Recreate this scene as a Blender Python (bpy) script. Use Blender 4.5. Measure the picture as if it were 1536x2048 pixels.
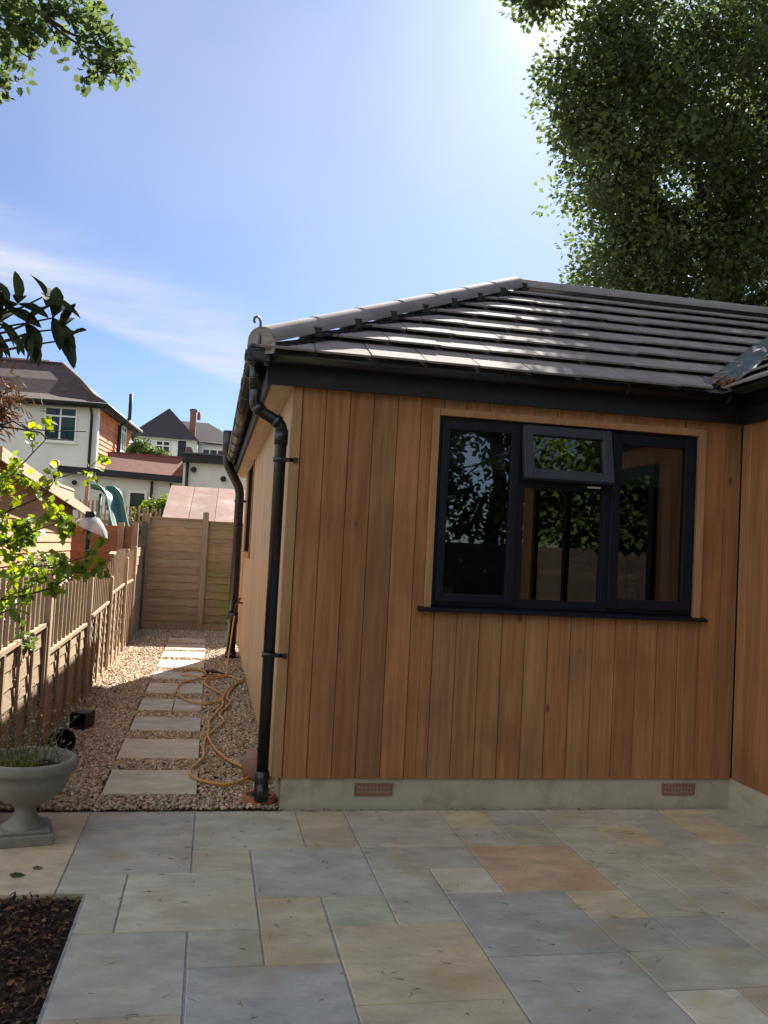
import bpy, math, random
import numpy as np
from mathutils import Vector
R = math.radians
rng = np.random.default_rng(7); random.seed(7)
for o in list(bpy.data.objects): bpy.data.objects.remove(o)
S = bpy.context.scene; C = S.collection

# ---------------------------------------------------------------- camera
cd = bpy.data.cameras.new('camera'); cam = bpy.data.objects.new('camera', cd); C.objects.link(cam)
cd.sensor_fit = 'VERTICAL'; cd.sensor_height = 24; cd.lens = 24*1769/2048; cd.clip_start = .02; cd.clip_end = 2000
yaw, pit, rol = R(10.909), R(2.496), R(2.957)
fw = Vector((math.sin(yaw)*math.cos(pit), math.cos(yaw)*math.cos(pit), math.sin(pit)))
rt = Vector((math.cos(yaw), -math.sin(yaw), 0)); up = rt.cross(fw)
rt, up = rt*math.cos(rol)+up*math.sin(rol), -rt*math.sin(rol)+up*math.cos(rol)
from mathutils import Matrix
m = Matrix((rt, up, -fw)).transposed().to_4x4(); m.translation = Vector((0, 0, 1.55)); cam.matrix_world = m
S.camera = cam

# ---------------------------------------------------------------- sun, sky
SAZ, SEL = R(22), R(33.5)
sdir = Vector((math.sin(SAZ)*math.cos(SEL), math.cos(SAZ)*math.cos(SEL), math.sin(SEL)))
sl = bpy.data.lights.new('sun', 'SUN'); sl.energy = 4.6; sl.angle = R(.53); sl.color = (1, .93, .83)
so = bpy.data.objects.new('sun', sl); C.objects.link(so); so.rotation_euler = (-sdir).to_track_quat('-Z', 'Y').to_euler(); so.location = (3, 6, 12)
W = bpy.data.worlds.new('World'); S.world = W; W.use_nodes = True
nt = W.node_tree; N = nt.nodes; L = nt.links; bg = N['Background']
sky = N.new('ShaderNodeTexSky'); sky.sky_type = 'NISHITA'; sky.sun_disc = False
sky.sun_elevation = SEL; sky.sun_rotation = SAZ; sky.air_density = 1.0; sky.dust_density = .5; sky.ozone_density = 3.0; sky.altitude = 50
def node(t, **k):
    n = N.new(t)
    for a, b in k.items(): setattr(n, a, b)
    return n
tc = node('ShaderNodeTexCoord')
def vdot(v):
    n = node('ShaderNodeVectorMath', operation='DOT_PRODUCT'); L.new(tc.outputs['Generated'], n.inputs[0]); n.inputs[1].default_value = v
    return n.outputs['Value']
def mth(op, a, b=None, clamp=False):
    n = node('ShaderNodeMath', operation=op, use_clamp=clamp)
    for i, x in enumerate((a, b)):
        if x is None: continue
        if isinstance(x, (int, float)): n.inputs[i].default_value = x
        else: L.new(x, n.inputs[i])
    return n.outputs[0]
def mrange(x, a, b, c=0, d=1, typ='SMOOTHSTEP'):
    n = node('ShaderNodeMapRange', interpolation_type=typ); L.new(x, n.inputs[0])
    for i, v in enumerate((a, b, c, d)): n.inputs[i+1].default_value = v
    return n.outputs[0]
# thin cirrus streak crossing the sky (a great-circle band) broken up by stretched noise
va = Vector((-.225, .936, .271)); vb = Vector((.025, .98, .196)); nb = va.cross(vb).normalized()
if nb.z < 0: nb = -nb
dist = vdot(nb)
band = mth('MULTIPLY', mrange(dist, -.030, -.016), mrange(dist, .075, .0))
mp = node('ShaderNodeMapping'); L.new(tc.outputs['Generated'], mp.inputs[0]); mp.inputs['Rotation'].default_value = (0, R(-18), 0); mp.inputs['Scale'].default_value = (2.2, 3, 16)
nz = node('ShaderNodeTexNoise'); L.new(mp.outputs[0], nz.inputs[0]); nz.inputs['Scale'].default_value = 2.2; nz.inputs['Detail'].default_value = 7; nz.inputs['Roughness'].default_value = .62
wisps = mrange(nz.outputs['Fac'], .35, .75)
nz2 = node('ShaderNodeTexNoise'); L.new(tc.outputs['Generated'], nz2.inputs[0]); nz2.inputs['Scale'].default_value = 1.7; nz2.inputs['Detail'].default_value = 5
veil = mth('MULTIPLY', mrange(nz2.outputs['Fac'], .38, .75), .34)
cl = mth('ADD', mth('MULTIPLY', band, mth('ADD', mth('MULTIPLY', wisps, .55), .28)), veil, True)
deep = node('ShaderNodeMix', data_type='RGBA', blend_type='MULTIPLY'); deep.inputs[0].default_value = 1; L.new(sky.outputs[0], deep.inputs[6]); deep.inputs[7].default_value = (.40, .485, .62, 1)
cm = node('ShaderNodeMix', data_type='RGBA'); L.new(cl, cm.inputs[0]); L.new(deep.outputs[2], cm.inputs[6]); cm.inputs[7].default_value = (3.9, 4.15, 4.9, 1)
# bright cloud behind the camera, unseen, added to lift the shade
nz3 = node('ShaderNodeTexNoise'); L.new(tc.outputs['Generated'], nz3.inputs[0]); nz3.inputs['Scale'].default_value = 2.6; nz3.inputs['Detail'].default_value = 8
fill_cloud = mth('MULTIPLY', mrange(vdot((-.85, -.48, .2)), .1, .6), mrange(nz3.outputs['Fac'], .40, .56))
cm2 = node('ShaderNodeMix', data_type='RGBA'); L.new(fill_cloud, cm2.inputs[0]); L.new(cm.outputs[2], cm2.inputs[6]); cm2.inputs[7].default_value = (7.5, 7.3, 6.9, 1); cm = cm2
# forward-scattered glow of thin cloud round the sun's own direction
sd = vdot(sdir)
g1 = mth('POWER', mth('MAXIMUM', sd, 0), 900); g2 = mth('POWER', mth('MAXIMUM', sd, 0), 60)
gl = mth('ADD', mth('MULTIPLY', g1, 9), mth('MULTIPLY', g2, .5))
gm = node('ShaderNodeMix', data_type='RGBA', blend_type='ADD'); gm.inputs[0].default_value = 1
gc = node('ShaderNodeVectorMath', operation='SCALE'); gc.inputs[0].default_value = (1, .98, .97); L.new(gl, gc.inputs['Scale'])
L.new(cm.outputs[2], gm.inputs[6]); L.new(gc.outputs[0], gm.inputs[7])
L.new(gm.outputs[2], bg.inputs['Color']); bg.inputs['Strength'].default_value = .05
S.view_settings.view_transform = 'Standard'; S.view_settings.look = 'None'; S.view_settings.exposure = 2.0; S.view_settings.gamma = 1

# ---------------------------------------------------------------- materials
def M(name, c1, c2=None, scale=6, st=(1, 1, 1), rough=.7, bump=0, bs=None, bst=None, spec=.4, metal=0, lo=.35, hi=.65, c3=None, s3=2, amt3=.5, detail=6, trans=0, bdist=.01, rr=None, knots=0):
    m = bpy.data.materials.new(name); m.use_nodes = True; t = m.node_tree; n = t.nodes; l = t.links; b = n['Principled BSDF']
    tcn = n.new('ShaderNodeTexCoord'); oi = n.new('ShaderNodeObjectInfo')
    ad = n.new('ShaderNodeVectorMath'); ad.operation = 'MULTIPLY_ADD'; l.new(oi.outputs['Random'], ad.inputs[0]); ad.inputs[1].default_value = (37, 53, 71); l.new(tcn.outputs['Object'], ad.inputs[2])
    def noi(sc, s, det=detail):
        mp = n.new('ShaderNodeMapping'); l.new(ad.outputs[0], mp.inputs[0]); mp.inputs['Scale'].default_value = s
        x = n.new('ShaderNodeTexNoise'); l.new(mp.outputs[0], x.inputs[0]); x.inputs['Scale'].default_value = sc; x.inputs['Detail'].default_value = det; x.inputs['Roughness'].default_value = .6
        return x.outputs['Fac']
    def rng_(f, a, c):
        r = n.new('ShaderNodeMapRange'); l.new(f, r.inputs[0]); r.inputs[1].default_value = a; r.inputs[2].default_value = c; return r.outputs[0]
    def mix(f, A, B, bt='MIX'):
        x = n.new('ShaderNodeMix'); x.data_type = 'RGBA'; x.blend_type = bt
        if isinstance(f, float): x.inputs[0].default_value = f
        else: l.new(f, x.inputs[0])
        for i, c in ((6, A), (7, B)):
            if isinstance(c, tuple): x.inputs[i].default_value = (*c, 1)
            else: l.new(c, x.inputs[i])
        return x.outputs[2]
    col = mix(rng_(noi(scale, st), lo, hi), c1, c2 or tuple(x*.75 for x in c1))
    if c3:
        f = rng_(noi(s3, (1, 1, 1), 5), .5, .68); q = n.new('ShaderNodeMath'); q.operation = 'MULTIPLY'; l.new(f, q.inputs[0]); q.inputs[1].default_value = amt3
        col = mix(q.outputs[0], col, c3)
    if knots:
        mp = n.new('ShaderNodeMapping'); l.new(ad.outputs[0], mp.inputs[0]); mp.inputs['Scale'].default_value = (1, 1, .55)
        vo = n.new('ShaderNodeTexVoronoi'); l.new(mp.outputs[0], vo.inputs[0]); vo.inputs['Scale'].default_value = knots
        r = n.new('ShaderNodeMapRange'); l.new(vo.outputs['Distance'], r.inputs[0]); r.inputs[1].default_value = .028; r.inputs[2].default_value = .06; r.inputs[3].default_value = .8; r.inputs[4].default_value = 0; col = mix(r.outputs[0], col, (.09, .04, .02))
    at = n.new('ShaderNodeAttribute'); at.attribute_name = 'tint'
    col = mix(1.0, col, at.outputs['Color'], 'MULTIPLY')
    l.new(col, b.inputs['Base Color']); b.inputs['Roughness'].default_value = rough; b.inputs['Specular IOR Level'].default_value = spec; b.inputs['Metallic'].default_value = metal
    if rr:
        f = n.new('ShaderNodeMapRange'); l.new(noi(bs or scale, bst or st), f.inputs[0]); f.inputs[1].default_value = .3; f.inputs[2].default_value = .7; f.inputs[3].default_value = rr[0]; f.inputs[4].default_value = rr[1]; l.new(f.outputs[0], b.inputs['Roughness'])
    if bump:
        bn = n.new('ShaderNodeBump'); bn.inputs['Strength'].default_value = bump; bn.inputs['Distance'].default_value = bdist; l.new(noi(bs or scale*4, bst or st, 8), bn.inputs['Height']); l.new(bn.outputs[0], b.inputs['Normal'])
    if trans:
        tr = n.new('ShaderNodeBsdfTranslucent'); hs = n.new('ShaderNodeHueSaturation'); hs.inputs['Value'].default_value = 1.6; hs.inputs['Saturation'].default_value = 1.15; hs.inputs['Hue'].default_value = .485; l.new(col, hs.inputs['Color']); l.new(hs.outputs[0], tr.inputs['Color'])
        mx = n.new('ShaderNodeMixShader'); mx.inputs[0].default_value = trans; l.new(b.outputs[0], mx.inputs[1]); l.new(tr.outputs[0], mx.inputs[2]); l.new(mx.outputs[0], n['Material Output'].inputs[0])
    return m
def glass(name, tint=(.5, .55, .55), mul=2.8):
    m = bpy.data.materials.new(name); m.use_nodes = True; t = m.node_tree; n = t.nodes; l = t.links; n.remove(n['Principled BSDF'])
    a = n.new('ShaderNodeBsdfTransparent'); a.inputs[0].default_value = (*tint, 1); g = n.new('ShaderNodeBsdfGlossy'); g.inputs['Roughness'].default_value = .01; g.inputs['Color'].default_value = (.95, .97, 1, 1)
    f = n.new('ShaderNodeFresnel'); f.inputs[0].default_value = 1.52; q = n.new('ShaderNodeMath'); q.operation = 'MULTIPLY'; q.use_clamp = True; l.new(f.outputs[0], q.inputs[0]); q.inputs[1].default_value = mul
    x = n.new('ShaderNodeMixShader'); l.new(q.outputs[0], x.inputs[0]); l.new(a.outputs[0], x.inputs[1]); l.new(g.outputs[0], x.inputs[2]); l.new(x.outputs[0], n['Material Output'].inputs[0])
    return m
cedar = M('cedar', (.43, .215, .100), (.30, .14, .062), 3, (14, 14, .6), .66, .45, 6, (40, 40, 1.2), .25, c3=(.21, .10, .055), s3=1.6, amt3=.45, knots=3.2, bdist=.004)
cedarH = M('cedar_trim', (.47, .26, .13), (.36, .19, .09), 3, (10, 10, .8), .6, .3, 6, (40, 40, 1.4), .3, bdist=.004)
cedar_lit = M('bounce_lit_cedar', (.62, .43, .28), (.52, .34, .21), 3, (14, 14, .6), .6, .3, 6, (40, 40, 1.2), .3, bdist=.004)  # cedar with the light bounced onto the side wall put into its colour
soffitm = M('soffit_wood', (.64, .53, .41), (.58, .46, .34), 3, (12, 1, 12), .6, .2, 8, (30, 2, 30), .3)
fencem = M('fence_wood', (.42, .30, .195), (.30, .21, .135), 4, (1.5, 1.5, 18), .85, .6, 8, (2, 2, 40), .2, c3=(.24, .22, .10), s3=2.2, amt3=.35, bdist=.006)
fencev = M('batten_wood', (.42, .30, .20), (.28, .195, .13), 4, (14, 14, 1), .85, .6, 8, (30, 30, 2), .2, c3=(.22, .2, .12), s3=3, amt3=.4, bdist=.006)
postm = M('post_wood', (.42, .30, .205), (.30, .205, .14), 4, (10, 10, .7), .85, .5, 6, (30, 30, 2), .2, bdist=.005)
redfence = M('red_brown_fence', (.36, .17, .095), (.27, .12, .07), 4, (1.5, 1.5, 18), .85, .5, 8, (2, 2, 40), .2)
mossm = M('mossy_fence_wood', (.36, .25, .14), (.25, .17, .09), 4, (1.5, 1.5, 14), .9, .6, 8, (2, 2, 40), .2, c3=(.22, .24, .05), s3=1.6, amt3=.85, bdist=.006)
plinthm = M('painted_render', (.50, .48, .38), (.42, .41, .33), 3, rough=.9, bump=.35, bs=60, bdist=.003, c3=(.33, .30, .22), s3=7, amt3=.8)
slabm = M('sandstone', (.60, .565, .49), (.41, .39, .35), 4.5, (1, 1.6, 1), .8, .8, 11, (1, 2, 1), .25, lo=.32, hi=.66, c3=(.46, .35, .22), s3=2.6, amt3=.55, bdist=.012, rr=(.6, .95))
mortar = M('mortar', (.42, .42, .42), (.3, .3, .3), 30, rough=.95, bump=.5)
gravm = M('gravel_stone', (.60, .52, .42), (.43, .365, .285), 25, rough=.8, spec=.3)
gravb = M('gravel_bed', (.22, .17, .12), (.13, .10, .07), 60, rough=.95, bump=1, bs=90)
soilm = M('soil', (.045, .032, .022), (.02, .014, .01), 30, rough=1, bump=1, bs=60, bdist=.02)
barkm = M('bark_mulch', (.16, .105, .07), (.07, .045, .03), 20, rough=.9, bump=.3)
groundm = M('ground', (.12, .10, .06), (.07, .085, .035), 2, rough=1, bump=.4, bs=30)
tilem = M('concrete_tile', (.33, .31, .32), (.25, .235, .245), 5, rough=.9, bump=.25, bs=120, bdist=.002, spec=.04, c3=(.32, .28, .25), s3=3, amt3=.5)
blackp = M('black_plastic', (.008, .010, .015), (.011, .013, .019), 20, rough=.28, spec=.6, bump=.05, bs=60)
blackm = M('matt_black_plastic', (.012, .014, .020), (.018, .020, .028), 12, rough=.6, bump=.1, bs=50)
greyf = M('anthracite_frame', (.007, .010, .020), (.009, .012, .023), 10, rough=.4, spec=.3, bump=.06, bs=200)
lead = M('lead', (.20, .22, .24), (.11, .12, .14), 14, rough=.55, metal=.4, bump=.8, bs=30, bdist=.01)
terra = M('terracotta', (.42, .15, .075), (.33, .11, .06), 18, rough=.8, bump=.3, bs=60)
airb = M('airbrick_clay', (.30, .16, .115), (.23, .12, .085), 18, rough=.85, bump=.3, bs=60)
darkm = M('dark_void', (.004, .004, .004), (.004, .004, .004), 5, rough=1, spec=0)
whitep = M('white_upvc', (.78, .78, .76), (.72, .72, .71), 5, rough=.4)
renderw = M('white_render', (.70, .71, .69), (.63, .65, .63), 2, rough=.9, bump=.2, bs=60, c3=(.58, .59, .56), s3=1, amt3=.4)
creamw = M('cream_render', (.66, .67, .60), (.60, .61, .55), 2, rough=.9, bump=.2, bs=60)
tilered = M('hanging_tile', (.72, .29, .14), (.60, .22, .10), 9, rough=.8, bump=.3, c3=(.36, .12, .07), s3=5, amt3=.5)
rooft = M('plain_roof_tile', (.085, .056, .055), (.06, .043, .043), 7, (1, 1, 3), .85, .5, 12, c3=(.17, .085, .06), s3=4, amt3=.6)
roofred = M('red_roof_tile', (.26, .085, .055), (.17, .06, .045), 7, rough=.85, bump=.4, c3=(.12, .06, .05), s3=4, amt3=.5)
feltp = M('pink_mineral_felt', (.62, .42, .34), (.55, .34, .27), 12, rough=.85, c3=(.78, .66, .58), s3=3, amt3=.8, bump=.3, bs=70)
brick = M('chimney_brick', (.24, .12, .09), (.17, .09, .07), 12, rough=.9)
shedm = M('shed_boards', (.56, .36, .21), (.45, .27, .15), 4, (1.5, 1.5, 18), .8, .4, 8, (2, 2, 40), .2)
bargem = M('barge_board', (.48, .35, .23), (.38, .27, .17), 6, (2, 2, 10), .8, .3)
picketm = M('picket_wood', (.40, .27, .19), (.28, .19, .13), 6, (10, 10, 1), .9, .3)
slidem = M('green_slide_plastic', (.03, .12, .085), (.025, .10, .075), 4, rough=.35, spec=.5)
hosem = M('yellow_hose', (.66, .37, .08), (.54, .29, .07), 30, rough=.45, spec=.5)
urnm = M('stone_urn', (.32, .31, .28), (.24, .235, .215), 8, rough=.9, bump=.5, bs=70, c3=(.16, .17, .14), s3=6, amt3=.5, bdist=.004)
barkt = M('tree_bark', (.10, .075, .055), (.05, .04, .03), 9, (3, 3, 1), .95, .8, 20)
leafd = M('tree_leaf', (.085, .12, .055), (.065, .10, .042), 3, rough=.5, spec=.4, trans=.42)
leafo = M('oak_leaf', (.09, .14, .06), (.07, .11, .05), 3, rough=.75, spec=.15, trans=.4)
leafl = M('young_maple_leaf', (.17, .25, .045), (.12, .20, .04), 6, rough=.5, spec=.35, trans=.5)
leafr = M('rhododendron_leaf', (.030, .048, .028), (.022, .038, .022), 6, rough=.85, spec=.1, trans=.04)
leafb = M('bush_leaf', (.09, .14, .045), (.06, .10, .03), 4, rough=.6, trans=.3)
dryl = M('dry_foliage', (.16, .10, .06), (.09, .06, .035), 6, rough=.9, trans=.15)
greyleaf = M('grey_green_leaf', (.20, .25, .19), (.13, .18, .12), 6, rough=.6, trans=.2)
drygr = M('dry_grass', (.28, .26, .09), (.19, .20, .07), 6, rough=.8, trans=.25)
pinkst = M('pink_stone', (.36, .22, .18), (.28, .17, .14), 7, rough=.8, bump=.3)
blindm = M('blind_fabric', (.62, .62, .62), (.55, .55, .56), 20, (1, 1, 1), .9)
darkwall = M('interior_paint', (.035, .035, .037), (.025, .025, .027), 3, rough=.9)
roomwood = M('room_timber', (.30, .2, .12), (.2, .13, .08), 6, rough=.7)
brass = M('aged_brass', (.18, .09, .04), (.12, .06, .03), 20, rough=.4, metal=.8)
wing = glass('window_glass'); houseglass = glass('house_glass', (.55, .6, .58), .5)
clearp = bpy.data.materials.new('clear_plastic'); clearp.use_nodes = True
_b = clearp.node_tree.nodes['Principled BSDF']; _b.inputs['Base Color'].default_value = (.85, .85, .86, 1); _b.inputs['Alpha'].default_value = .55; _b.inputs['Roughness'].default_value = .2

# ---------------------------------------------------------------- mesh helpers
class MB:
    def __init__(s): s.v = []; s.f = []; s.t = []; s.smooth = []
    def add(s, vs, fs, tint=(1, 1, 1), smooth=False):
        b = len(s.v); s.v += [tuple(map(float, v)) for v in vs]; s.f += [tuple(b+i for i in f) for f in fs]; s.t += [tint]*len(fs); s.smooth += [smooth]*len(fs); return s
    def box(s, x0, x1, y0, y1, z0, z1, tint=(1, 1, 1), ch=0):
        if ch:
            p = [(x0, y0, z0), (x1, y0, z0), (x1, y1, z0), (x0, y1, z0), (x0, y0, z1-ch), (x1, y0, z1-ch), (x1, y1, z1-ch), (x0, y1, z1-ch), (x0+ch, y0+ch, z1), (x1-ch, y0+ch, z1), (x1-ch, y1-ch, z1), (x0+ch, y1-ch, z1)]
            return s.add(p, [(0, 3, 2, 1)]+[(a, (a+1) % 4, (a+1) % 4+4, a+4) for a in range(4)]+[(a+4, (a+1) % 4+4, (a+1) % 4+8, a+8) for a in range(4)]+[(8, 9, 10, 11)], tint)
        p = [(x, y, z) for z in (z0, z1) for y in (y0, y1) for x in (x0, x1)]
        return s.add(p, [(0, 2, 3, 1), (4, 5, 7, 6), (0, 1, 5, 4), (1, 3, 7, 5), (3, 2, 6, 7), (2, 0, 4, 6)], tint)
    def hexa(s, p, tint=(1, 1, 1)):   # 8 points: bottom ring 0-3, top ring 4-7
        return s.add(p, [(0, 3, 2, 1), (4, 5, 6, 7)]+[(a, (a+1) % 4, (a+1) % 4+4, a+4) for a in range(4)], tint)
    def tube(s, path, r, n=10, cap=True, tint=(1, 1, 1), sq=False):
        P = [Vector(p) for p in path]; rr = r if isinstance(r, (list, tuple)) else [r]*len(P); vs = []; prev = None
        for i, p in enumerate(P):
            d = (P[min(i+1, len(P)-1)]-P[max(i-1, 0)]).normalized()
            if prev is None: a = d.orthogonal().normalized()
            else: a = (prev-d*prev.dot(d)); a = a.normalized() if a.length > 1e-6 else d.orthogonal().normalized()
            prev = a; b = d.cross(a)
            for k in range(n):
                t = 2*math.pi*(k+.5)/n; vs.append(p+(a*math.cos(t)+b*math.sin(t))*rr[i])
        fs = [(i*n+k, i*n+(k+1) % n, (i+1)*n+(k+1) % n, (i+1)*n+k) for i in range(len(P)-1) for k in range(n)]
        s.add(vs, fs, tint, True)
        if cap:
            b = len(s.v)-len(vs); s.f += [tuple(b+k for k in range(n-1, -1, -1)), tuple(b+(len(P)-1)*n+k for k in range(n))]; s.t += [tint]*2; s.smooth += [False]*2
        return s
    def lathe(s, prof, cx, cy, n=40, tint=(1, 1, 1), cz=0, flute=0):
        vs = []
        for r, z in prof:
            for k in range(n):
                t = 2*math.pi*k/n; q = r*(1+flute*math.cos(n/2*t)); vs.append((cx+q*math.cos(t), cy+q*math.sin(t), cz+z))
        return s.add(vs, [(i*n+k, i*n+(k+1) % n, (i+1)*n+(k+1) % n, (i+1)*n+k) for i in range(len(prof)-1) for k in range(n)], tint, True)
    def xf(s, fn, start=0):
        s.v[start:] = [tuple(fn(Vector(v))) for v in s.v[start:]]; return s
    def arr(s): return np.array(s.v, dtype=np.float32).reshape(-1, 3)
ORG = {}
def link(name, me, mat, parent):
    o = bpy.data.objects.new(name, me); C.objects.link(o); me.materials.append(mat)
    if parent is not None: o.parent = parent
    ORG[o.name] = ORG[parent.name] if parent is not None else Vector((0, 0, 0))
    return o
def build(name, mb, mat, parent=None, bevel=0):
    me = bpy.data.meshes.new(name); org = ORG[parent.name] if parent is not None else Vector((0, 0, 0))
    me.from_pydata([(v[0]-org.x, v[1]-org.y, v[2]-org.z) for v in mb.v], [], mb.f)
    a = me.attributes.new('tint', 'FLOAT_COLOR', 'FACE'); a.data.foreach_set('color', np.array([(*t, 1) for t in mb.t], dtype=np.float32).ravel())
    me.polygons.foreach_set('use_smooth', mb.smooth); me.update()
    o = link(name, me, mat, parent)
    if bevel:
        b = o.modifiers.new('bevel', 'BEVEL'); b.width = bevel; b.segments = 2; b.limit_method = 'ANGLE'; b.angle_limit = R(50)
    return o
def npmesh(name, V, F, tint, mat, parent=None, smooth=False):
    """V (n,3), F (m,k) equal sized faces, tint (m,3)"""
    me = bpy.data.meshes.new(name); org = ORG[parent.name] if parent is not None else Vector((0, 0, 0))
    V = np.asarray(V, np.float32)-np.array(org, np.float32); F = np.asarray(F, np.int32); k = F.shape[1]
    me.vertices.add(len(V)); me.vertices.foreach_set('co', V.ravel()); me.loops.add(F.size); me.loops.foreach_set('vertex_index', F.ravel())
    me.polygons.add(len(F)); me.polygons.foreach_set('loop_start', np.arange(0, F.size, k, dtype=np.int32)); me.polygons.foreach_set('loop_total', np.full(len(F), k, dtype=np.int32))
    a = me.attributes.new('tint', 'FLOAT_COLOR', 'FACE'); a.data.foreach_set('color', np.concatenate([tint, np.ones((len(F), 1))], 1).astype(np.float32).ravel())
    if smooth: me.polygons.foreach_set('use_smooth', [True]*len(F))
    me.update(calc_edges=True); me.validate()
    return link(name, me, mat, parent)
def tag(o, label=None, cat=None, group=None, kind=None):
    for k, v in (('label', label), ('category', cat), ('group', group), ('kind', kind)):
        if v: o[k] = v
    return o
def thing(name, loc, label, cat, group=None):
    o = bpy.data.objects.new(name, None); C.objects.link(o); o.location = loc; o.empty_display_size = .1; ORG[o.name] = Vector(loc)
    return tag(o, label, cat, group)
def struct(name, mb, mat): return tag(build(name, mb, mat), kind='structure')
def hv(amp=.1, hue=.04):
    v = 1+random.uniform(-amp, amp); h = random.uniform(-hue, hue); return (v*(1+h), v, v*(1-h))
def norm(a): return a/np.maximum(np.linalg.norm(a, axis=-1, keepdims=True), 1e-9)
def rdir(n):
    a = rng.normal(size=(n, 3)); return norm(a)
# leaf templates: (along, across, up) and equal sized faces
T_QUAD = (np.array([(0, 0, 0), (.5, .5, .08), (1, 0, -.04), (.5, -.5, .08)]), np.array([(0, 1, 2), (0, 2, 3)]))
def t_long():
    xs = [0, .2, .45, .7, .9, 1]; ws = [.05, .32, .5, .45, .22, 0]
    v = [(x, w, .18*w-.15*x*x) for x, w in zip(xs, ws)]+[(x, 0, -.15*x*x) for x in xs]+[(x, -w, .18*w-.15*x*x) for x, w in zip(xs, ws)]
    f = []
    for i in range(5): f += [(i, i+1, i+7), (i, i+7, i+6), (i+6, i+7, i+13), (i+6, i+13, i+12)]
    return np.array(v), np.array(f)
def t_lobed():
    pts = [(0, 0), (.08, .3), (.02, .55), (.3, .42), (.38, .75), (.6, .42), (.72, .45), (.78, .2), (1, 0)]
    ring = pts+[(a, -b) for a, b in pts[-2:0:-1]]
    v = [(a, b, .12*abs(b)-.1*a*a) for a, b in ring]+[(.42, 0, -.03)]; n = len(ring)
    return np.array(v), np.array([(k, (k+1) % n, n) for k in range(n)])
T_LONG, T_LOBED = t_long(), t_lobed()
def leaves(P, D, Nn, ln, wd, T):
    tv, tf = T; D = norm(D); Sd = norm(np.cross(Nn, D)); U = np.cross(D, Sd); n = len(P); k = len(tv)
    V = P[:, None]+D[:, None]*tv[None, :, 0:1]*ln[:, None, None]+Sd[:, None]*tv[None, :, 1:2]*wd[:, None, None]+U[:, None]*tv[None, :, 2:3]*ln[:, None, None]
    F = tf[None]+(np.arange(n)*k)[:, None, None]
    return V.reshape(-1, 3), F.reshape(-1, 3), len(tf)
def leafobj(name, P, D, Nn, ln, wd, T, mat, parent, tint):
    V, F, k = leaves(P, D, Nn, ln, wd, T); return npmesh(name, V, F, np.repeat(tint, k, 0), mat, parent)
def tints(n, a=.3, yel=.25):
    v = 1+rng.uniform(-a, a, n); y = rng.uniform(0, yel, n); return np.stack([v*(1+y), v*(1+y*.3), v*(1-y)], 1)

# ---------------------------------------------------------------- setting: ground, patio, gravel bed
g = MB(); g.box(-400, 400, -300, 700, -1.1, -.10); struct('ground', g, groundm)
GX, GY = .286, .316; rects = [(-2,0,2,1),(-2,1,2,2),(0,0,2,2),(0,2,1,1),(1,2,2,2),(2,0,1,2),(-2,3,1,2),(-1,3,2,2),(-2,5,2,2),(0,5,1,1),(1,4,1,2),(2,4,1,1),(0,6,2,2),(2,5,2,2),(3,3,1,2),(4,3,1,1),(5,2,2,2),(6,1,1,1),(7,1,1,2),(7,3,1,2),(8,2,1,2),(6,4,1,1),(4,4,2,2),(4,6,2,2),(6,7,1,1),(-4,0,2,2),(-4,2,2,2)]
grey, blue, buff, green, brown, pale, tan = (1, 1, 1), (.84, .88, .93), (1.16, 1.04, .80), (.95, 1.0, .90), (1.15, .84, .58), (1.35, 1.36, 1.34), (1.38, 1.16, .86)
cols = [(.95,.97,1.0),(1,.99,.97),(1.02,1.06,.96),(1.1,1.03,.85),(.88,.95,1.0),(1.02,.93,.74),(1.08,1.06,.95),(1.2,1.18,1.0),(1.02,1.05,1.02),(.95,1.02,.9),(1.18,1.08,.82),(.92,1.05,.84),(.86,.92,1.0),(1.24,1.08,.78),(1,1.05,1.04),(1.28,1.3,1.26),brown,(.82,.86,.70),(.98,1.04,.95),(1.0,1.04,.94),(.98,.98,.86),(1.3,1.2,.92),(.80,.88,.98),(.92,.97,1.04),(1.5,1.48,1.35),tan,(1.34,1.14,.86)]
occ = set()
for (i, j, w, h) in rects:
    for a in range(i, i+w):
        for b in range(j, j+h): occ.add((a, b))
rr_ = random.Random(5)
for j in range(0, 30):
    for i in range(-4, 13):
        if (i, j) in occ: continue
        opts = [(2, 2), (2, 1), (1, 2), (2, 2), (1, 1)]; rr_.shuffle(opts)
        for w, h in opts+[(1, 1)]:
            if all((a, b) not in occ for a in range(i, i+w) for b in range(j, j+h)) and i+w <= 13:
                rects.append((i, j, w, h)); cols.append(rr_.choice([grey, blue, buff, green, blue, grey, (.9, .94, 1), (1.1, .95, .72)]))
                for a in range(i, i+w):
                    for b in range(j, j+h): occ.add((a, b))
                break
cols = [tuple(x*.68+.32*(.98, .98, .95)[i] for i, x in enumerate(c)) for c in cols]
pt = MB()
for (i, j, w, h), c in zip(rects, cols):
    x0, x1 = i*GX+.004, (i+w)*GX-.004; y1, y0 = 5.24-j*GY-.004, 5.24-(j+h)*GY+.004
    if x1 < -.5 and y1 < 4.0: continue
    if x0 < -.44 and y0 < 4.06:
        if y1 > 4.2:
            pt.box(x0, x1 if x1 < -.35 else x1, max(y0, 4.07), y1, -.02, random.uniform(0, .001), c, .003)
            if x1 > -.44: pt.box(-.44, x1, y0, 4.0665, -.02, .0, c, .003)
            continue
        x0 = -.44
        if x1 < x0: continue
    if x0 > 3.4: continue
    x1 = min(x1, 3.42)
    a = (rr_.uniform(-1, 1)*.0015); pt.box(x0+a, x1+a, y0, y1, -.02, random.uniform(-.0008, .0012), c, .003)
struct('patio', pt, slabm)
g = MB(); g.box(-.455, 3.41, -4.3, 4.075, -.09, -.005).box(-1.25, 3.41, 4.075, 5.262, -.09, -.005); struct('patio_bedding', g, mortar)
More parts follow.
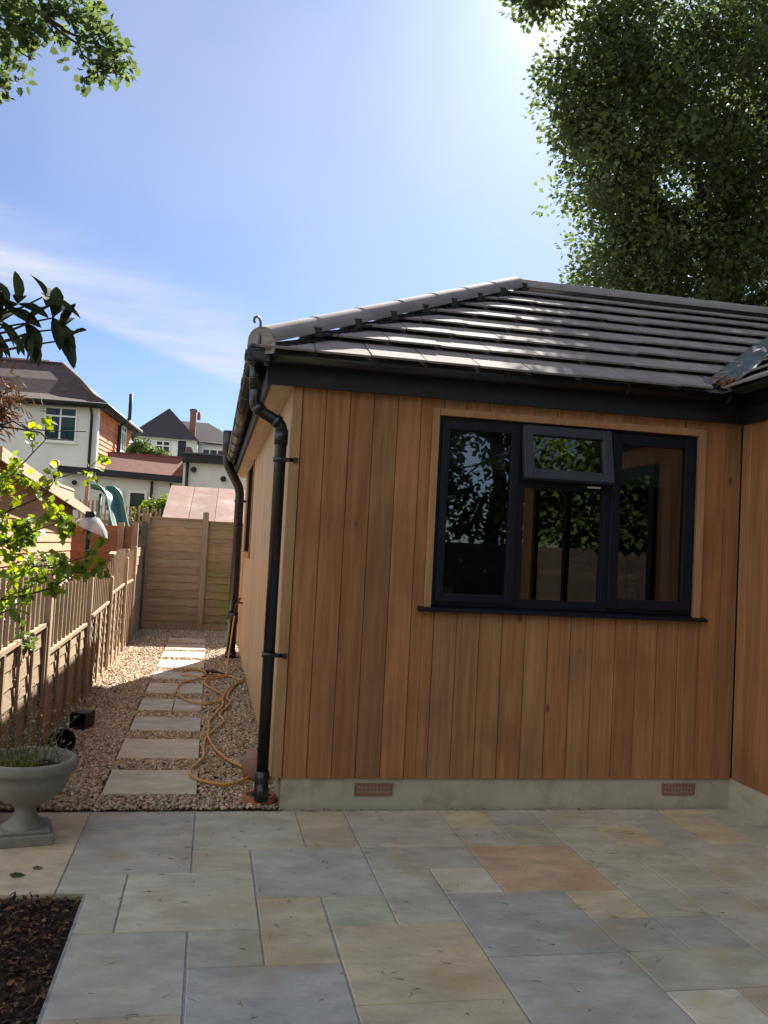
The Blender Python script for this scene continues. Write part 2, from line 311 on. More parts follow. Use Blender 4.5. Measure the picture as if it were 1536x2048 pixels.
g = MB(); g.box(-1.25, .52, 5.264, 15.8, -.09, -.012); struct('gravel_bed', g, gravb)
g = MB(); g.box(-4, -.457, -4.3, 4.073, -.09, -.03); struct('planting_bed', g, soilm)

# gravel stones
def stones(n, x0, x1, ya, yb, s0, s1, zt):
    u = rng.random(n); y = ya+(yb-ya)*u; x = rng.uniform(x0, x1, n); sz = s0+(s1-s0)*rng.random(n)
    return x, y, sz, rng.uniform(0, zt, n)
xs, ys, ss, zs = [np.concatenate(a) for a in zip(stones(23000, -1.16, .50, 5.25, 8.2, .012, .030, .012), stones(17000, -1.16, .50, 8.2, 11.5, .014, .032, .012), stones(12000, -1.16, .5, 11.5, 15.6, .017, .036, .012))]
SL = [(5.56, 6.12), (6.46, 7.055), (7.38, 7.93), (8.26, 8.83), (9.17, 9.79), (10.1, 10.64), (11.03, 11.67), (11.99, 12.55), (12.85, 13.5), (13.72, 14.3)]
keep = np.ones(len(xs), bool)
for a, b in SL: keep &= ~((xs > -.572) & (xs < .012) & (ys > a-.006) & (ys < b+.006))
keep &= ~((ys < 5.275))
xs, ys, ss, zs = xs[keep], ys[keep], ss[keep], zs[keep]; n = len(xs)
ov = np.array([(1, 0, 0), (0, 1, 0), (-1, 0, 0), (0, -1, 0), (0, 0, 1), (0, 0, -1), (.7, .7, .55), (-.7, -.7, .5)])
of = np.array([(0, 6, 4), (6, 1, 4), (1, 2, 4), (2, 7, 4), (7, 3, 4), (3, 0, 4), (0, 1, 6), (2, 3, 7), (1, 0, 5), (2, 1, 5), (3, 2, 5), (0, 3, 5)])
sc = rng.uniform(.6, 1.15, (n, 1, 3))*ss[:, None, None]*.62; sc[:, :, 2] *= .7
vv = ov[None]*(1+rng.uniform(-.25, .25, (n, 8, 3)))*sc
th = rng.uniform(0, 6.283, n); tl = rng.uniform(-.5, .5, (n, 2)); c_, s_ = np.cos(th), np.sin(th)
X, Y, Z = vv[..., 0], vv[..., 1], vv[..., 2]; Z = Z+X*tl[:, :1]+Y*tl[:, 1:]
V = np.stack([X*c_[:, None]-Y*s_[:, None]+xs[:, None], X*s_[:, None]+Y*c_[:, None]+ys[:, None], Z+zs[:, None]], -1)
pal = np.array([(1.2, 1.2, 1.15), (1.0, .92, .82), (1.35, 1.3, 1.25), (.75, .62, .52), (.95, .75, .55), (.62, .58, .55), (1.1, .9, .7), (.85, .8, .76)])
tt = pal[rng.integers(0, 8, n)]*rng.uniform(.8, 1.15, (n, 1))
tag(npmesh('gravel', V.reshape(-1, 3), (of[None]+(np.arange(n)*8)[:, None, None]).reshape(-1, 3), np.repeat(tt, len(of), 0), gravm), 'loose buff and brown gravel filling the side passage round the stepping slabs', 'gravel', kind='stuff')

# stepping slabs: each one a thing
ordn = ['nearest the patio', 'second from the patio, with a long joint across it', 'third from the patio, plain and grey', 'fourth from the patio, made of two halves side by side', 'fifth from the patio, under the hose loop, with a short joint at left', 'sixth from the patio, touched by the flat hose coil', 'seventh from the patio, half in bright sun', 'eighth from the patio, its left corner sunlit', 'ninth from the patio, second from the far fence', 'last of the row, nearest the far fence']
for k, (a, b) in enumerate(SL):
    t = MB(); c = [(1.12, 1.12, 1.0), (1.2, 1.16, .98), (1.0, 1.04, 1.02), (1.08, 1.1, 1.0), (1.12, 1.1, 1.0), (1.05, 1.08, 1.05), (1.25, 1.15, .9), (1.1, 1.1, 1.0), (1.15, 1.0, .8), (1.2, 1.0, .75)][k]
    z = .016; q = lambda: tuple(x*random.uniform(.95, 1.05) for x in c)
    if k == 1: t.box(-.56, 0, a, a+.29, -.02, z, q(), .003).box(-.56, 0, a+.297, b, -.02, z+.001, q(), .003)
    elif k == 3: t.box(-.56, -.262, a, b, -.02, z, q(), .003).box(-.255, 0, a, b, -.02, z, q(), .003)
    elif k == 4: t.box(-.56, -.262, a, a+.30, -.02, z, q(), .003).box(-.56, -.262, a+.307, b, -.02, z, q(), .003).box(-.255, 0, a, b, -.02, z, q(), .003)
    else: t.box(-.56+random.uniform(-.005, .005), 0, a, b, -.02, z, c, .003)
    o = build('stepping_slab', t, slabm); tag(o, 'sandstone stepping slab in the gravel, '+ordn[k], 'paving slab', 'stepping slabs along the side path')

# bark mulch and dead leaves
n = 11000; x = rng.uniform(-1.6, -.465, n); y = rng.uniform(1.8, 4.05, n)
P = np.stack([x, y, rng.uniform(-.03, .012, n)], 1); D = norm(np.stack([rng.normal(size=n), rng.normal(size=n), rng.normal(size=n)*.35], 1)); Nn = norm(np.stack([rng.normal(size=n)*.5, rng.normal(size=n)*.5, np.ones(n)], 1))
pal = np.array([(.35, .3, .28), (.6, .5, .45), (.45, .4, .35), (1.0, .85, .7), (2.2, 1.9, 1.7), (.3, .26, .25), (1.4, 1.1, .8), (.5, .42, .4)])
V, F, k = leaves(P, D, Nn, rng.uniform(.008, .05, n), rng.uniform(.006, .022, n), T_QUAD)
tag(npmesh('bark_mulch', V, F, np.repeat(pal[rng.integers(0, 8, n)], k, 0), barkm), 'dark bark mulch and dead leaves covering the corner planting bed', 'mulch', kind='stuff')
# twigs fallen on the paving
tw = MB(); r2 = random.Random(3)
for i in range(300):
    y = 2.4+2.7*r2.random()**1.0; x = r2.uniform(-.4, 2.9); a = r2.uniform(0, 6.28); l = r2.uniform(.01, .05); p = Vector((x, y, .003)); pts = [p]
    for s in range(3): a += r2.uniform(-.7, .7); p = p+Vector((math.cos(a)*l/3, math.sin(a)*l/3, r2.uniform(-.0005, .0015))); pts.append(p)
    if i > 190: pts = [q+Vector((0, 5.255-p.y-r2.uniform(0, .03), 0)) for q in pts]
    tw.tube(pts, [.0010, .0009, .0007, .0004], 4, tint=hv(.3))
    if r2.random() < .4:
        b = pts[1]; tw.tube([b, b+Vector((math.cos(a+1.3)*l/2.5, math.sin(a+1.3)*l/2.5, .001))], .0008, 4)
tag(build('twigs', tw, M('twig', (.10, .075, .05), (.06, .045, .03), 30, rough=.9)), 'tiny dry twigs and catkins scattered over the patio slabs', 'twigs', kind='stuff')
# leaves blown on slabs by the urn
def fallen(x, y, c, lab, s=.05):
    lf = leafobj('fallen_leaf', np.array([(x, y, .006)]), np.array([(1, .4, .05)]), np.array([(.1, .1, 1.)]), np.array([s]), np.array([s*.6]), T_LOBED, leafb, None, np.array([c])); tag(lf, lab, 'leaf')
fallen(-.80, 4.27, (.6, .8, .5), 'dark green lobed leaf lying on the tan slabs by the urn', .07)
fallen(-.72, 4.36, (1.3, 1.1, .8), 'small dry green leaf beside the dark leaf on the tan slab', .05)
fallen(-.30, 3.98, (3.2, 1.6, .7), 'tiny orange leaf on the slab joint left of centre', .022)

# ---------------------------------------------------------------- THE ANNEXE
A = thing('timber_annexe', (.43, 5.27, 0), 'cedar clad single storey annexe with grey tiled hip roof and dark windows', 'building')
b = MB(); b.box(.483, 3.402, 5.287, 5.5, -.1, .189).box(.483, .6, 5.5, 12.8, -.1, .189); build('plinth', b, plinthm, A)
b = MB(); b.box(3.402, 3.6, 1.2, 5.5, -.1, .188); build('plinth', b, plinthm, A)
def airbrick(x0, x1):
    z0, z1 = .078, .150; w = x1-x0; b = MB(); yb = 5.283
    # clay face with two rows of square holes left open
    nx = 9; bar = w*.045; mx = w*.07
    b.box(x0, x1, yb-.004, yb+.004, z0, z0+.014).box(x0, x1, yb-.004, yb+.004, z1-.014, z1).box(x0, x1, yb-.0035, yb+.004, (z0+z1)/2-.004, (z0+z1)/2+.004)
    cells = np.linspace(x0+mx, x1-mx, nx+1)
    b.box(x0, x0+mx, yb-.003, yb+.004, z0+.014, z1-.014).box(x1-mx, x1, yb-.003, yb+.004, z0+.014, z1-.014)
    for c in cells[1:-1]: b.box(c-.003, c+.003, yb-.0025, yb+.004, z0+.014, z1-.014)
    o = build('air_brick', b, airb, A); d = MB(); d.box(x0+.003, x1-.003, yb+.0041, yb+.0065, z0+.003, z1-.003); build('vent_opening', d, darkm, o)
airbrick(.925, 1.158); airbrick(2.925, 3.155)
# front cladding: vertical tongue and groove boards round the window opening
WX0, WX1, WZ0, WZ1 = 1.290, 3.135, 1.232, 2.445
def board_run(b, a0, a1, w, face, z0, z1, axis='x', hole=None, seed=1, depth=.02, var=.13):
    r = random.Random(seed); x = a0
    while x < a1-.01:
        ww = min(w*r.uniform(.97, 1.03), a1-x); v = 1+r.uniform(-var, var); h = r.uniform(-.10, .12); t = (v*(1+h*.3), v*(1-h*.5), v*(1-h)); off = r.uniform(-.0012, .0012); xa, xb = x+.0012, x+ww-.0012
        segs = [(xa, xb, z0, z1)]
        if hole and xb > hole[0] and xa < hole[1]:
            segs = []
            if xa < hole[0]: segs.append((xa, hole[0], z0, z1))
            if xb > hole[1]: segs.append((hole[1], xb, z0, z1))
            c0, c1 = max(xa, hole[0]+.0004), min(xb, hole[1]-.0004); segs += [(c0, c1, z0, hole[2]), (c0, c1, hole[3], z1)]
        for (p, q, za, zb) in segs:
            c = .004
            if q-p < .02: c = .001
            if axis == 'x': P = [(p, face+depth, za), (q, face+depth, za), (q, face+off+c, za), (q-c, face+off, za), (p+c, face+off, za), (p, face+off+c, za)]
            elif axis == '-y': P = [(face+depth, q, za), (face+depth, p, za), (face+off+c, p, za), (face+off, p+c, za), (face+off, q-c, za), (face+off+c, q, za)]
            n = 6; vs = P+[(u, v_, zb) for u, v_, _ in P]
            b.add(vs, [tuple(range(n-1, -1, -1)) if False else tuple(range(n)), tuple(range(2*n-1, n-1, -1))]+[(k+n, (k+1) % n+n, (k+1) % n, k) for k in range(n)], t)
        x += ww
b = MB(); board_run(b, .486, 3.40, .148, 5.27, .185, 2.50, hole=(WX0, WX1, WZ0-.03, WZ1)); build('front_cladding', b, cedar, A)
b = MB(); board_run(b, 5.30, 12.84, .148, .43, .16, 2.50, '-y', seed=4, hole=(10.1, 11.75, 1.45, 2.5), var=.10); build('side_cladding', b, cedar_lit, A)
b = MB(); board_run(b, 1.2, 5.265, .148, 3.40, .185, 2.50, '-y', seed=9); build('wing_cladding', b, cedar, A)
b = MB(); b.box(3.36, 3.398, 1.60, 4.22, .20, .28).box(3.36, 3.398, 1.60, 4.22, 2.26, 2.34)  # unseen glazed door, added to darken the wing's reflection in the window
for y_ in (1.60, 2.44, 3.30, 4.14): b.box(3.361, 3.398, y_, y_+.08, .28, 2.26)
GD = build('added_dark_door', b, greyf, A, .003)
b = MB(); b.box(3.384, 3.388, 1.66, 4.16, .26, 2.28); build('pane', b, wing, GD)
b = MB(); b.box(3.3885, 3.398, 1.66, 4.16, .26, 2.28); build('dark_backing', b, darkwall, GD)  # dark sheet behind the added door's glass, no room there
b = MB(); b.box(.427, .484, 5.262, 5.298, .186, 2.515); build('corner_board', b, cedarH, A, .003)
b = MB(); b.box(.4501, .60, 5.2905, 5.36, .19, 2.5).box(.6, 3.6, 5.2905, 5.36, .19, WZ0-.035).box(.6, 3.6, 5.2905, 5.36, WZ1-.035, 2.5).box(.6, WX0+.035, 5.2905, 5.36, WZ0-.035, WZ1-.035).box(WX1-.035, 3.6, 5.2905, 5.36, WZ0-.035, WZ1-.035)
b.box(.4505, .56, 5.36, 10.1, .19, 2.5).box(.4505, .56, 11.75, 12.84, .19, 2.5).box(.4505, .56, 10.1, 11.75, .19, 1.45).box(3.4205, 3.6, 1.2, 5.29, .19, 2.5).box(3.6, 7, 1.2, 1.3, -.1, 2.5).box(.56, 3.6, 12.7, 12.84, .19, 2.5).box(6.8, 7, 1.3, 9.5, .19, 2.5)
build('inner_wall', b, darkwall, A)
# window
def frame(b, x0, x1, z0, z1, y0, y1, w, wb=None):
    wb = wb or w
    b.box(x0, x0+w, y0, y1, z0, z1).box(x1-w, x1, y0, y1, z0, z1).box(x0+w, x1-w, y0, y1, z0, z0+wb).box(x0+w, x1-w, y0, y1, z1-w, z1)
b = MB(); frame(b, 1.335, 3.085, 1.232, 2.40, 5.285, 5.345, .040)
b.box(1.845, 1.893, 5.285, 5.345, 1.272, 2.36).box(2.450, 2.505, 5.285, 5.345, 1.272, 2.36).box(1.893, 2.45, 5.286, 5.344, 2.01, 2.055)
WF = build('window', b, greyf, A, .003)
b = MB(); b.box(WX0, 1.334, 5.252, 5.30, 1.215, WZ1).box(3.086, WX1, 5.252, 5.30, 1.215, WZ1).box(1.334, 3.086, 5.2525, 5.30, 2.401, WZ1); build('window_trim', b, cedarH, A, .003)
b = MB(); b.hexa([(1.25, 5.225, 1.195), (3.172, 5.225, 1.195), (3.172, 5.30, 1.203), (1.25, 5.30, 1.203), (1.25, 5.225, 1.215), (3.172, 5.225, 1.215), (3.172, 5.30, 1.231), (1.25, 5.30, 1.231)]); build('sill', b, greyf, WF, .002)
def sash(x0, x1, z0, z1, w, name='sash'):
    b = MB(); frame(b, x0, x1, z0, z1, 5.268, 5.325, w); o = build(name, b, greyf, WF, .004)
    b = MB(); b.box(x0+w-.004, x1-w+.004, 5.293, 5.299, z0+w-.004, z1-w+.004); return build('pane', b, wing, WF)
sash(1.337+.02, 1.862, 1.255, 2.375, .052); sash(2.492, 3.063, 1.255, 2.375, .062)
b = MB(); b.box(1.893, 2.45, 5.30, 5.306, 1.272, 2.01); build('pane', b, wing, WF)
b = MB(); frame(b, 1.8935, 2.4495, 1.2725, 2.0095, 5.289, 5.30, .018); build('glazing_bead', b, greyf, WF)
# open top-hung vent, hinged at top and tilted out
def tilt(v, ang=R(13), hy=5.275, hz=2.385):
    y, z = v.y-hy, v.z-hz; return Vector((v.x, hy+y*math.cos(ang)+z*math.sin(ang), hz-y*math.sin(ang)+z*math.cos(ang)))
b = MB(); frame(b, 1.875, 2.468, 2.035, 2.382, 5.255, 5.305, .062); b.xf(tilt); build('vent_sash', b, M('sash_grey', (.035, .043, .065), (.04, .048, .07), 10, rough=.42), WF, .004)
b = MB(); b.box(1.933, 2.410, 5.276, 5.282, 2.093, 2.324); b.xf(tilt); build('vent_pane', b, wing, WF)
b = MB(); b.box(2.32, 2.40, 5.24, 5.262, 2.012, 2.022); build('latch', b, whitep, WF)
# things seen dimly behind the glass
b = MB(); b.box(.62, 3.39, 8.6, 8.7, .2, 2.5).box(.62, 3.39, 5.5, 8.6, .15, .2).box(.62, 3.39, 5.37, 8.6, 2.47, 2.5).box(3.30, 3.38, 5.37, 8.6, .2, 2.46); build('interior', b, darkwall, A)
for x0, x1, z in ((1.40, 1.82, 2.10), (2.545, 3.01, 2.06)):
    b = MB(); b.box(x0, x1, 5.372, 5.376, z, 2.40); build('roller_blind', b, blindm, A)
b = MB(); b.box(2.93, 2.99, 5.42, 5.45, 1.25, 2.4); build('curtain', b, blindm, A)
b = MB(); b.box(1.3, 3.1, 5.362, 5.52, 1.235, 1.26); build('window_board', b, M('window_board_paint', (.4, .4, .4), (.35, .35, .35), 5, rough=.5), A)
b = MB(); b.hexa([(2.06, 5.5, 1.25), (2.16, 5.5, 1.25), (2.16, 5.52, 1.25), (2.06, 5.52, 1.25), (2.2, 6.3, 2.1), (2.3, 6.3, 2.1), (2.3, 6.32, 2.1), (2.2, 6.32, 2.1)]); tag(build('leaning_board', b, roomwood), 'pale plank leaning inside the room behind the middle window pane', 'plank')
for (x, lab) in ((1.47, 'small pale pot standing on the window board behind the left pane'), (2.72, 'dark pot with a leafy plant behind the right window pane')):
    t = thing('plant_pot', (x, 5.44, 1.26), lab, 'plant pot'); b = MB(); b.lathe([(0, 0), (.035, 0), (.05, .08), (.045, .08), (.04, .07), (0, .07)], x, 5.44, 20, cz=1.26); build('pot', b, whitep if x < 2 else terra, t)
    n = 60; P = np.array([(x, 5.44, 1.33)])+rdir(n)*[.05, .04, .05]+np.array([0, 0, .07]); leafobj('foliage', P, rdir(n), rdir(n), np.full(n, .04), np.full(n, .02), T_QUAD, leafb, t, tints(n))
# side window
b = MB(); 
b.box(.415, .45, 10.03, 10.10, 1.40, 2.5).box(.415, .45, 11.75, 11.82, 1.40, 2.5).box(.405, .45, 10.02, 11.83, 1.385, 1.45)
SW = build('side_window', b, cedarH, A)
b = MB(); b.box(.50, .53, 10.1, 11.75, 1.45, 2.5); build('pane', b, houseglass, SW)
# roof -------------------------------------------------------------
cp, sp = math.cos(R(28.6)), math.sin(R(28.6)); ZV = Vector((0, 0, 1))
def tiles(O, U, D, lo, hi, rows=8, total=2.62, tw=.33, seed=1, lift=.049, thick=.013):
    b = MB(); O, U, D = Vector(O), Vector(U), Vector(D); Sv = D*cp+ZV*sp; Nv = ZV*cp-D*sp; g = total/rows; r = random.Random(seed)
    for i in range(rows):
        s0 = i*g-(.045 if i == 0 else 0); s1 = min((i+1)*g+.03, total)
        u = math.floor((min(lo(s0), lo(s1))-1)/tw)*tw+(i % 2)*tw/2
        while u < max(hi(s0), hi(s1)):
            a0, a1 = max(u, lo(s0)), max(u, lo(s1)); b0, b1 = min(u+tw-.009, hi(s0)), min(u+tw-.009, hi(s1))
            if b0 > a0 or b1 > a1:
                b0, b1 = max(b0, a0), max(b1, a1)
                h0 = lift+r.uniform(-.003, .003); h1 = .007+r.uniform(-.001, .001); s00 = s0+r.uniform(-.004, .004); v = 1+r.uniform(-.1, .1)
                p = lambda uu, s, h: O+U*uu+Sv*s+Nv*h
                pts = [p(a0, s00, h0-thick), p(b0, s00, h0-thick), p(b1, s1, h1-thick), p(a1, s1, h1-thick), p(a0, s00, h0), p(b0, s00, h0), p(b1, s1, h1), p(a1, s1, h1)]
                b.hexa(pts, (v, v*.99, v*.98))
            u += tw
    return b
EX, EY, EZ, RT = .20, 5.12, 2.665, 2.62
XR, YR, ZR = EX+RT*cp, EY+RT*cp, EZ+RT*sp
RF = MB()
RF.add([(EX, EY, EZ), (3.15, EY, EZ), (XR+3.0, YR, ZR), (XR, YR, ZR)], [(0, 1, 2, 3)])
RF.add([(EX, 13.05, EZ), (EX, EY, EZ), (XR, YR, ZR), (XR, 13.05-RT*cp, ZR)], [(0, 1, 2, 3)])
RF.add([(3.15, EY, EZ), (3.15, 1.0, EZ), (3.15+RT*cp, 1.0, ZR), (3.15+RT*cp, YR, ZR)], [(0, 1, 2, 3)])
RF.add([(3.15+RT*cp, YR, ZR), (3.15+RT*cp, 1.0, ZR), (7.75, 1.0, EZ), (7.75, 9.72, EZ)], [(0, 1, 2, 3)])
RF.add([(XR, YR, ZR), (3.15+RT*cp, YR, ZR), (7.75, 9.72, EZ), (4.8, 9.72, EZ)], [(0, 1, 2, 3)])
RF.add([(XR, YR, ZR), (4.8, 9.72, EZ), (4.8, 13.05, EZ), (XR, 13.05-RT*cp, ZR)], [(0, 1, 2, 3)])
RF.add([(EX, 13.05, EZ), (4.8, 13.05, EZ), (XR, 13.05-RT*cp, ZR)], [(0, 2, 1)])
RF.add([(3.15, 1.0, EZ), (7.75, 1.0, EZ), (3.15+RT*cp, 1.0, ZR)], [(0, 1, 2)])
ROOF = build('roof', RF, tilem, A)
b = tiles((EX, EY, EZ), (1, 0, 0), (0, 1, 0), lambda s: s*cp+.02, lambda s: 2.95+s*cp-.06); o = build('roof_tiles', b, tilem, ROOF)
b = tiles((EX, EY, EZ), (0, 1, 0), (1, 0, 0), lambda s: s*cp+.02, lambda s: 7.93-s*cp, seed=2); build('roof_tiles', b, tilem, ROOF)
b = tiles((3.15, EY, EZ), (0, -1, 0), (1, 0, 0), lambda s: -s*cp+.07, lambda s: 4.1, seed=3); build('roof_tiles', b, tilem, ROOF)
# half-round hip and ridge tiles
def halfround(b, p0, p1, n, r=.115, seg=12):
    p0, p1 = Vector(p0), Vector(p1); d = (p1-p0); Lh = d.length/n; d.normalize(); side = d.cross(ZV).normalized(); upv = side.cross(d)
    for i in range(n):
        a = p0+d*(i*Lh); c = a+d*(Lh+.02); v = 1+random.uniform(-.08, .08)
        vs = []
        for q, rr in ((a, r+.003), (c, r-.002)):
            for rad in (rr, rr-.016):
                for k in range(seg+1):
                    t = math.pi*k/seg; vs.append(q+side*math.cos(t)*rad+upv*(math.sin(t)*rad*.82-.025))
        m_ = seg+1; fs = []
        for k in range(seg): fs += [(k, k+1, 2*m_+k+1, 2*m_+k), (m_+k+1, m_+k, 3*m_+k, 3*m_+k+1)]
        f2 = [(0, 2*m_, 3*m_, m_), (seg, m_+seg, 3*m_+seg, 2*m_+seg)]
        for k in range(seg): f2 += [(k+1, k, m_+k, m_+k+1), (2*m_+k, 2*m_+k+1, 3*m_+k+1, 3*m_+k)]
        b.add(vs, fs, (v, v, v), True); b.add(vs, f2, (v, v, v), False)
hp0 = Vector((EX+.02, EY+.02, EZ+.075)); hp1 = Vector((XR, YR, ZR+.045))
b = MB(); halfround(b, hp0, hp1, 7); build('hip_tile', b, tilem, ROOF)
b = MB(); halfround(b, (XR+.02, YR, ZR+.03), (XR+4.2, YR, ZR+.03), 9); build('ridge_tile', b, tilem, ROOF)
b = MB(); halfround(b, (XR, YR+.1, ZR+.05), (XR, 10.7, ZR+.05), 8); build('ridge_tile', b, tilem, ROOF)
# end disc closing the lowest hip tile, and the curled hip iron
hd = (hp1-hp0).normalized(); hs = hd.cross(ZV).normalized(); hu = hs.cross(hd)
b = MB(); ring = [hp0+hs*math.cos(math.pi*k/12)*.105+hu*(math.sin(math.pi*k/12)*.086-.025)-hd*.004 for k in range(13)]+[hp0-hs*.105-ZV*.09-hd*.004, hp0+hs*.105-ZV*.09-hd*.004]
b.add(ring+[p-hd*.012 for p in ring], [tuple(range(15)), tuple(range(29, 14, -1))]+[(k, (k+1) % 15, (k+1) % 15+15, k+15) for k in range(15)]); build('hip_end', b, tilem, ROOF)
b = MB(); q = hp0-hd*.025; pts = [q+ZV*-.05, q+ZV*.02, q+ZV*.10, q+ZV*.125-Vector((.008, 0, 0)), q+ZV*.132-Vector((.024, 0, 0)), q+ZV*.125-Vector((.036, 0, 0)), q+ZV*.105-Vector((.038, 0, 0)), q+ZV*.095-Vector((.03, 0, 0))]
b.tube(pts, .008, 8); build('hip_iron', b, lead, ROOF)
# dry-hip clips and bedding strip along the hip's near side
b = MB(); r3 = random.Random(2)
for i in range(8):
    p = hp0+hd*((i+.92)*(hp1-hp0).length/8)+hs*.10-ZV*.045; b.box(p.x-.03, p.x+.03, p.y-.03, p.y+.02, p.z-.015, p.z+.045)
for i in range(40):
    t = (i+.5)/40*(hp1-hp0).length; p = hp0+hd*t+hs*.125-ZV*.055+ZV*r3.uniform(-.006, .01); q = p+hd*.07
    b.hexa([p-hs*.02-ZV*.012, p+hs*.012-ZV*.012, q+hs*.012-ZV*.012, q-hs*.02-ZV*.012, p-hs*.02, p+hs*.012, q+hs*.012, q-hs*.02])
build('hip_clips', b, blackm, ROOF)
# valley lead roll
b = MB(); v0 = Vector((3.15-.02, EY-.02, EZ+.03)); vd = Vector((cp, cp, sp)).normalized(); vs_ = vd.cross(ZV).normalized(); pts = []
vs = []; n_ = 18
for i in range(n_+1):
    p = v0+vd*(i/n_*3.3)
    for w, h in ((-.11, .05), (-.06, .03), (0, .06), (.06, .03), (.11, .05)): vs.append(p+vs_*(w+random.uniform(-.006, .006))+ZV*(h+random.uniform(-.006, .006)))
b.add(vs, [(i*5+k, i*5+k+1, (i+1)*5+k+1, (i+1)*5+k) for i in range(n_) for k in range(4)], smooth=True); build('valley', b, lead, ROOF)
# leaf litter caught at the valley foot
n = 130; P = np.stack([rng.normal(3.16, .045, n), rng.normal(5.08, .03, n), 2.735+rng.uniform(-.02, .02, n)], 1)
LLT = leafobj('leaf_litter', P, rdir(n), norm(rdir(n)+[0, 0, 1]), rng.uniform(.02, .05, n), rng.uniform(.008, .015, n), T_QUAD, dryl, ROOF, rng.uniform(.8, 4, (n, 1))*np.array([[1, .85, .75]]))
LLT['kind'] = 'stuff'
# fascia, soffit, gutters
b = MB(); b.box(.270, 3.40, 5.225, 5.249, 2.497, 2.70); build('fascia', b, blackm, A)
b = MB(); b.box(.270, .294, 5.2495, 13.0, 2.497, 2.70); build('fascia', b, blackm, A)
b = MB(); b.box(3.376, 3.3995, 1.0, 5.2245, 2.497, 2.70); build('fascia', b, blackm, A)
b = MB(); b.box(.2945, .4295, 5.2495, 12.98, 2.500, 2.512).box(.43, 3.40, 5.2495, 5.268, 2.500, 2.512); build('soffit', b, soffitm, A)
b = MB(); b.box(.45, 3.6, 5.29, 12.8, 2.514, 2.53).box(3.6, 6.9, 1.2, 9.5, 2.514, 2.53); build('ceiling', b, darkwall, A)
def gutter(b, p0, p1, out, r=.056):
    p0, p1, out = Vector(p0), Vector(p1), Vector(out); seg = 10; vs = []
    for q in (p0, p1):
        for rad in (r, r-.004):
            for k in range(seg+1):
                t = math.pi+math.pi*k/seg; vs.append(q+out*math.cos(t)*rad+ZV*math.sin(t)*rad)
    m_ = seg+1; fs = []
    for k in range(seg): fs += [(k, k+1, 2*m_+k+1, 2*m_+k), (m_+k+1, m_+k, 3*m_+k, 3*m_+k+1), (k, m_+k, m_+k+1, k+1), (2*m_+k+1, 3*m_+k+1, 3*m_+k, 2*m_+k)]
    fs += [(0, 2*m_, 3*m_, m_), (seg, m_+seg, 3*m_+seg, 2*m_+seg)]
    b.add(vs, fs, smooth=True)
GZ = 2.665
b = MB(); gutter(b, (.125, 5.165, GZ), (3.32, 5.165, GZ), (0, -1, 0)); G1 = build('gutter', b, blackp, A)
b = MB(); gutter(b, (.205, 5.10, GZ), (.205, 13.0, GZ), (-1, 0, 0)); G2 = build('gutter', b, blackp, A)
b = MB(); gutter(b, (3.32, 1.0, GZ), (3.32, 5.12, GZ), (-1, 0, 0)); build('gutter', b, blackp, A)
def bracket(b, c, axis, r=.063, w=.022):
    c = Vector(c); a = Vector(axis); o_ = a.cross(ZV); vs = []; seg = 10
    for s in (-w/2, w/2):
        for rad in (r, r-.007):
            for k in range(seg+1):
                t = math.pi+math.pi*k/seg; vs.append(c+a*s+o_*math.cos(t)*rad+ZV*(math.sin(t)*rad+.004))
    m_ = seg+1; fs = []
    for k in range(seg): fs += [(k, k+1, 2*m_+k+1, 2*m_+k), (m_+k+1, m_+k, 3*m_+k, 3*m_+k+1), (k, m_+k, m_+k+1, k+1), (2*m_+k+1, 3*m_+k+1, 3*m_+k, 2*m_+k)]
    fs += [(0, 2*m_, 3*m_, m_), (seg, m_+seg, 3*m_+seg, 2*m_+seg)]; b.add(vs, fs)
for y in (5.13, 5.24, 5.33, 5.75, 6.55, 7.35, 8.15, 8.95, 9.75, 10.55, 11.35, 12.15, 12.9):
    b = MB(); bracket(b, (.205, y, GZ), (0, 1, 0), .066 if y > 5.5 else .070, .03 if y < 5.5 else .022); build('gutter_bracket', b, blackp, G2)
for x in (.9, 1.7, 2.5, 3.2):
    b = MB(); bracket(b, (x, 5.165, GZ), (1, 0, 0)); build('gutter_bracket', b, blackp, G1)
b = MB(); b.box(.135, .275, 5.105, 5.225, 2.60, 2.68).box(.15, .27, 5.11, 5.22, 2.68, 2.705); build('gutter_corner', b, blackp, A, .01)
# near downpipe with swan neck
def bend(pts, r=.045, n=6):
    P = [Vector(p) for p in pts]; out = [P[0]]
    for i in range(1, len(P)-1):
        a, c = (P[i-1]-P[i]).normalized(), (P[i+1]-P[i]).normalized()
        for k in range(n+1):
            t = k/n; out.append((P[i]+a*r)*(1-t)**2+P[i]*2*t*(1-t)+(P[i]+c*r)*t**2)
    return out+[P[-1]]
b = MB(); b.tube(bend([(.205, 5.30, 2.62), (.205, 5.30, 2.36), (.372, 5.30, 2.275), (.372, 5.30, .20)]), .035, 20); DP = build('downpipe', b, blackp, A)
b = MB(); b.tube([(.205, 5.30, 2.63), (.205, 5.30, 2.47)], .041, 20).tube([(.205, 5.3, 2.54), (.205, 5.3, 2.525)], .045, 20).tube([(.215, 5.30, 2.375), (.245, 5.30, 2.339)], .041, 20).tube([(.33, 5.30, 2.297), (.358, 5.30, 2.28)], .041, 20).tube([(.372, 5.30, 2.24), (.372, 5.30, 2.15)], .041, 20); build('pipe_socket', b, blackp, DP)
for z in (2.06, .90):
    b = MB(); b.tube([(.372, 5.3, z-.014), (.372, 5.3, z+.014)], .042, 20).box(.372, .455, 5.262, 5.285, z-.012, z+.012).box(.445, .475, 5.252, 5.262, z-.014, z+.014); build('pipe_bracket', b, blackp, DP)
b = MB(); b.tube(bend([(.372, 5.30, .22), (.372, 5.30, .13), (.372, 5.24, .07)], .03), .042, 20); build('pipe_shoe', b, blackp, DP)
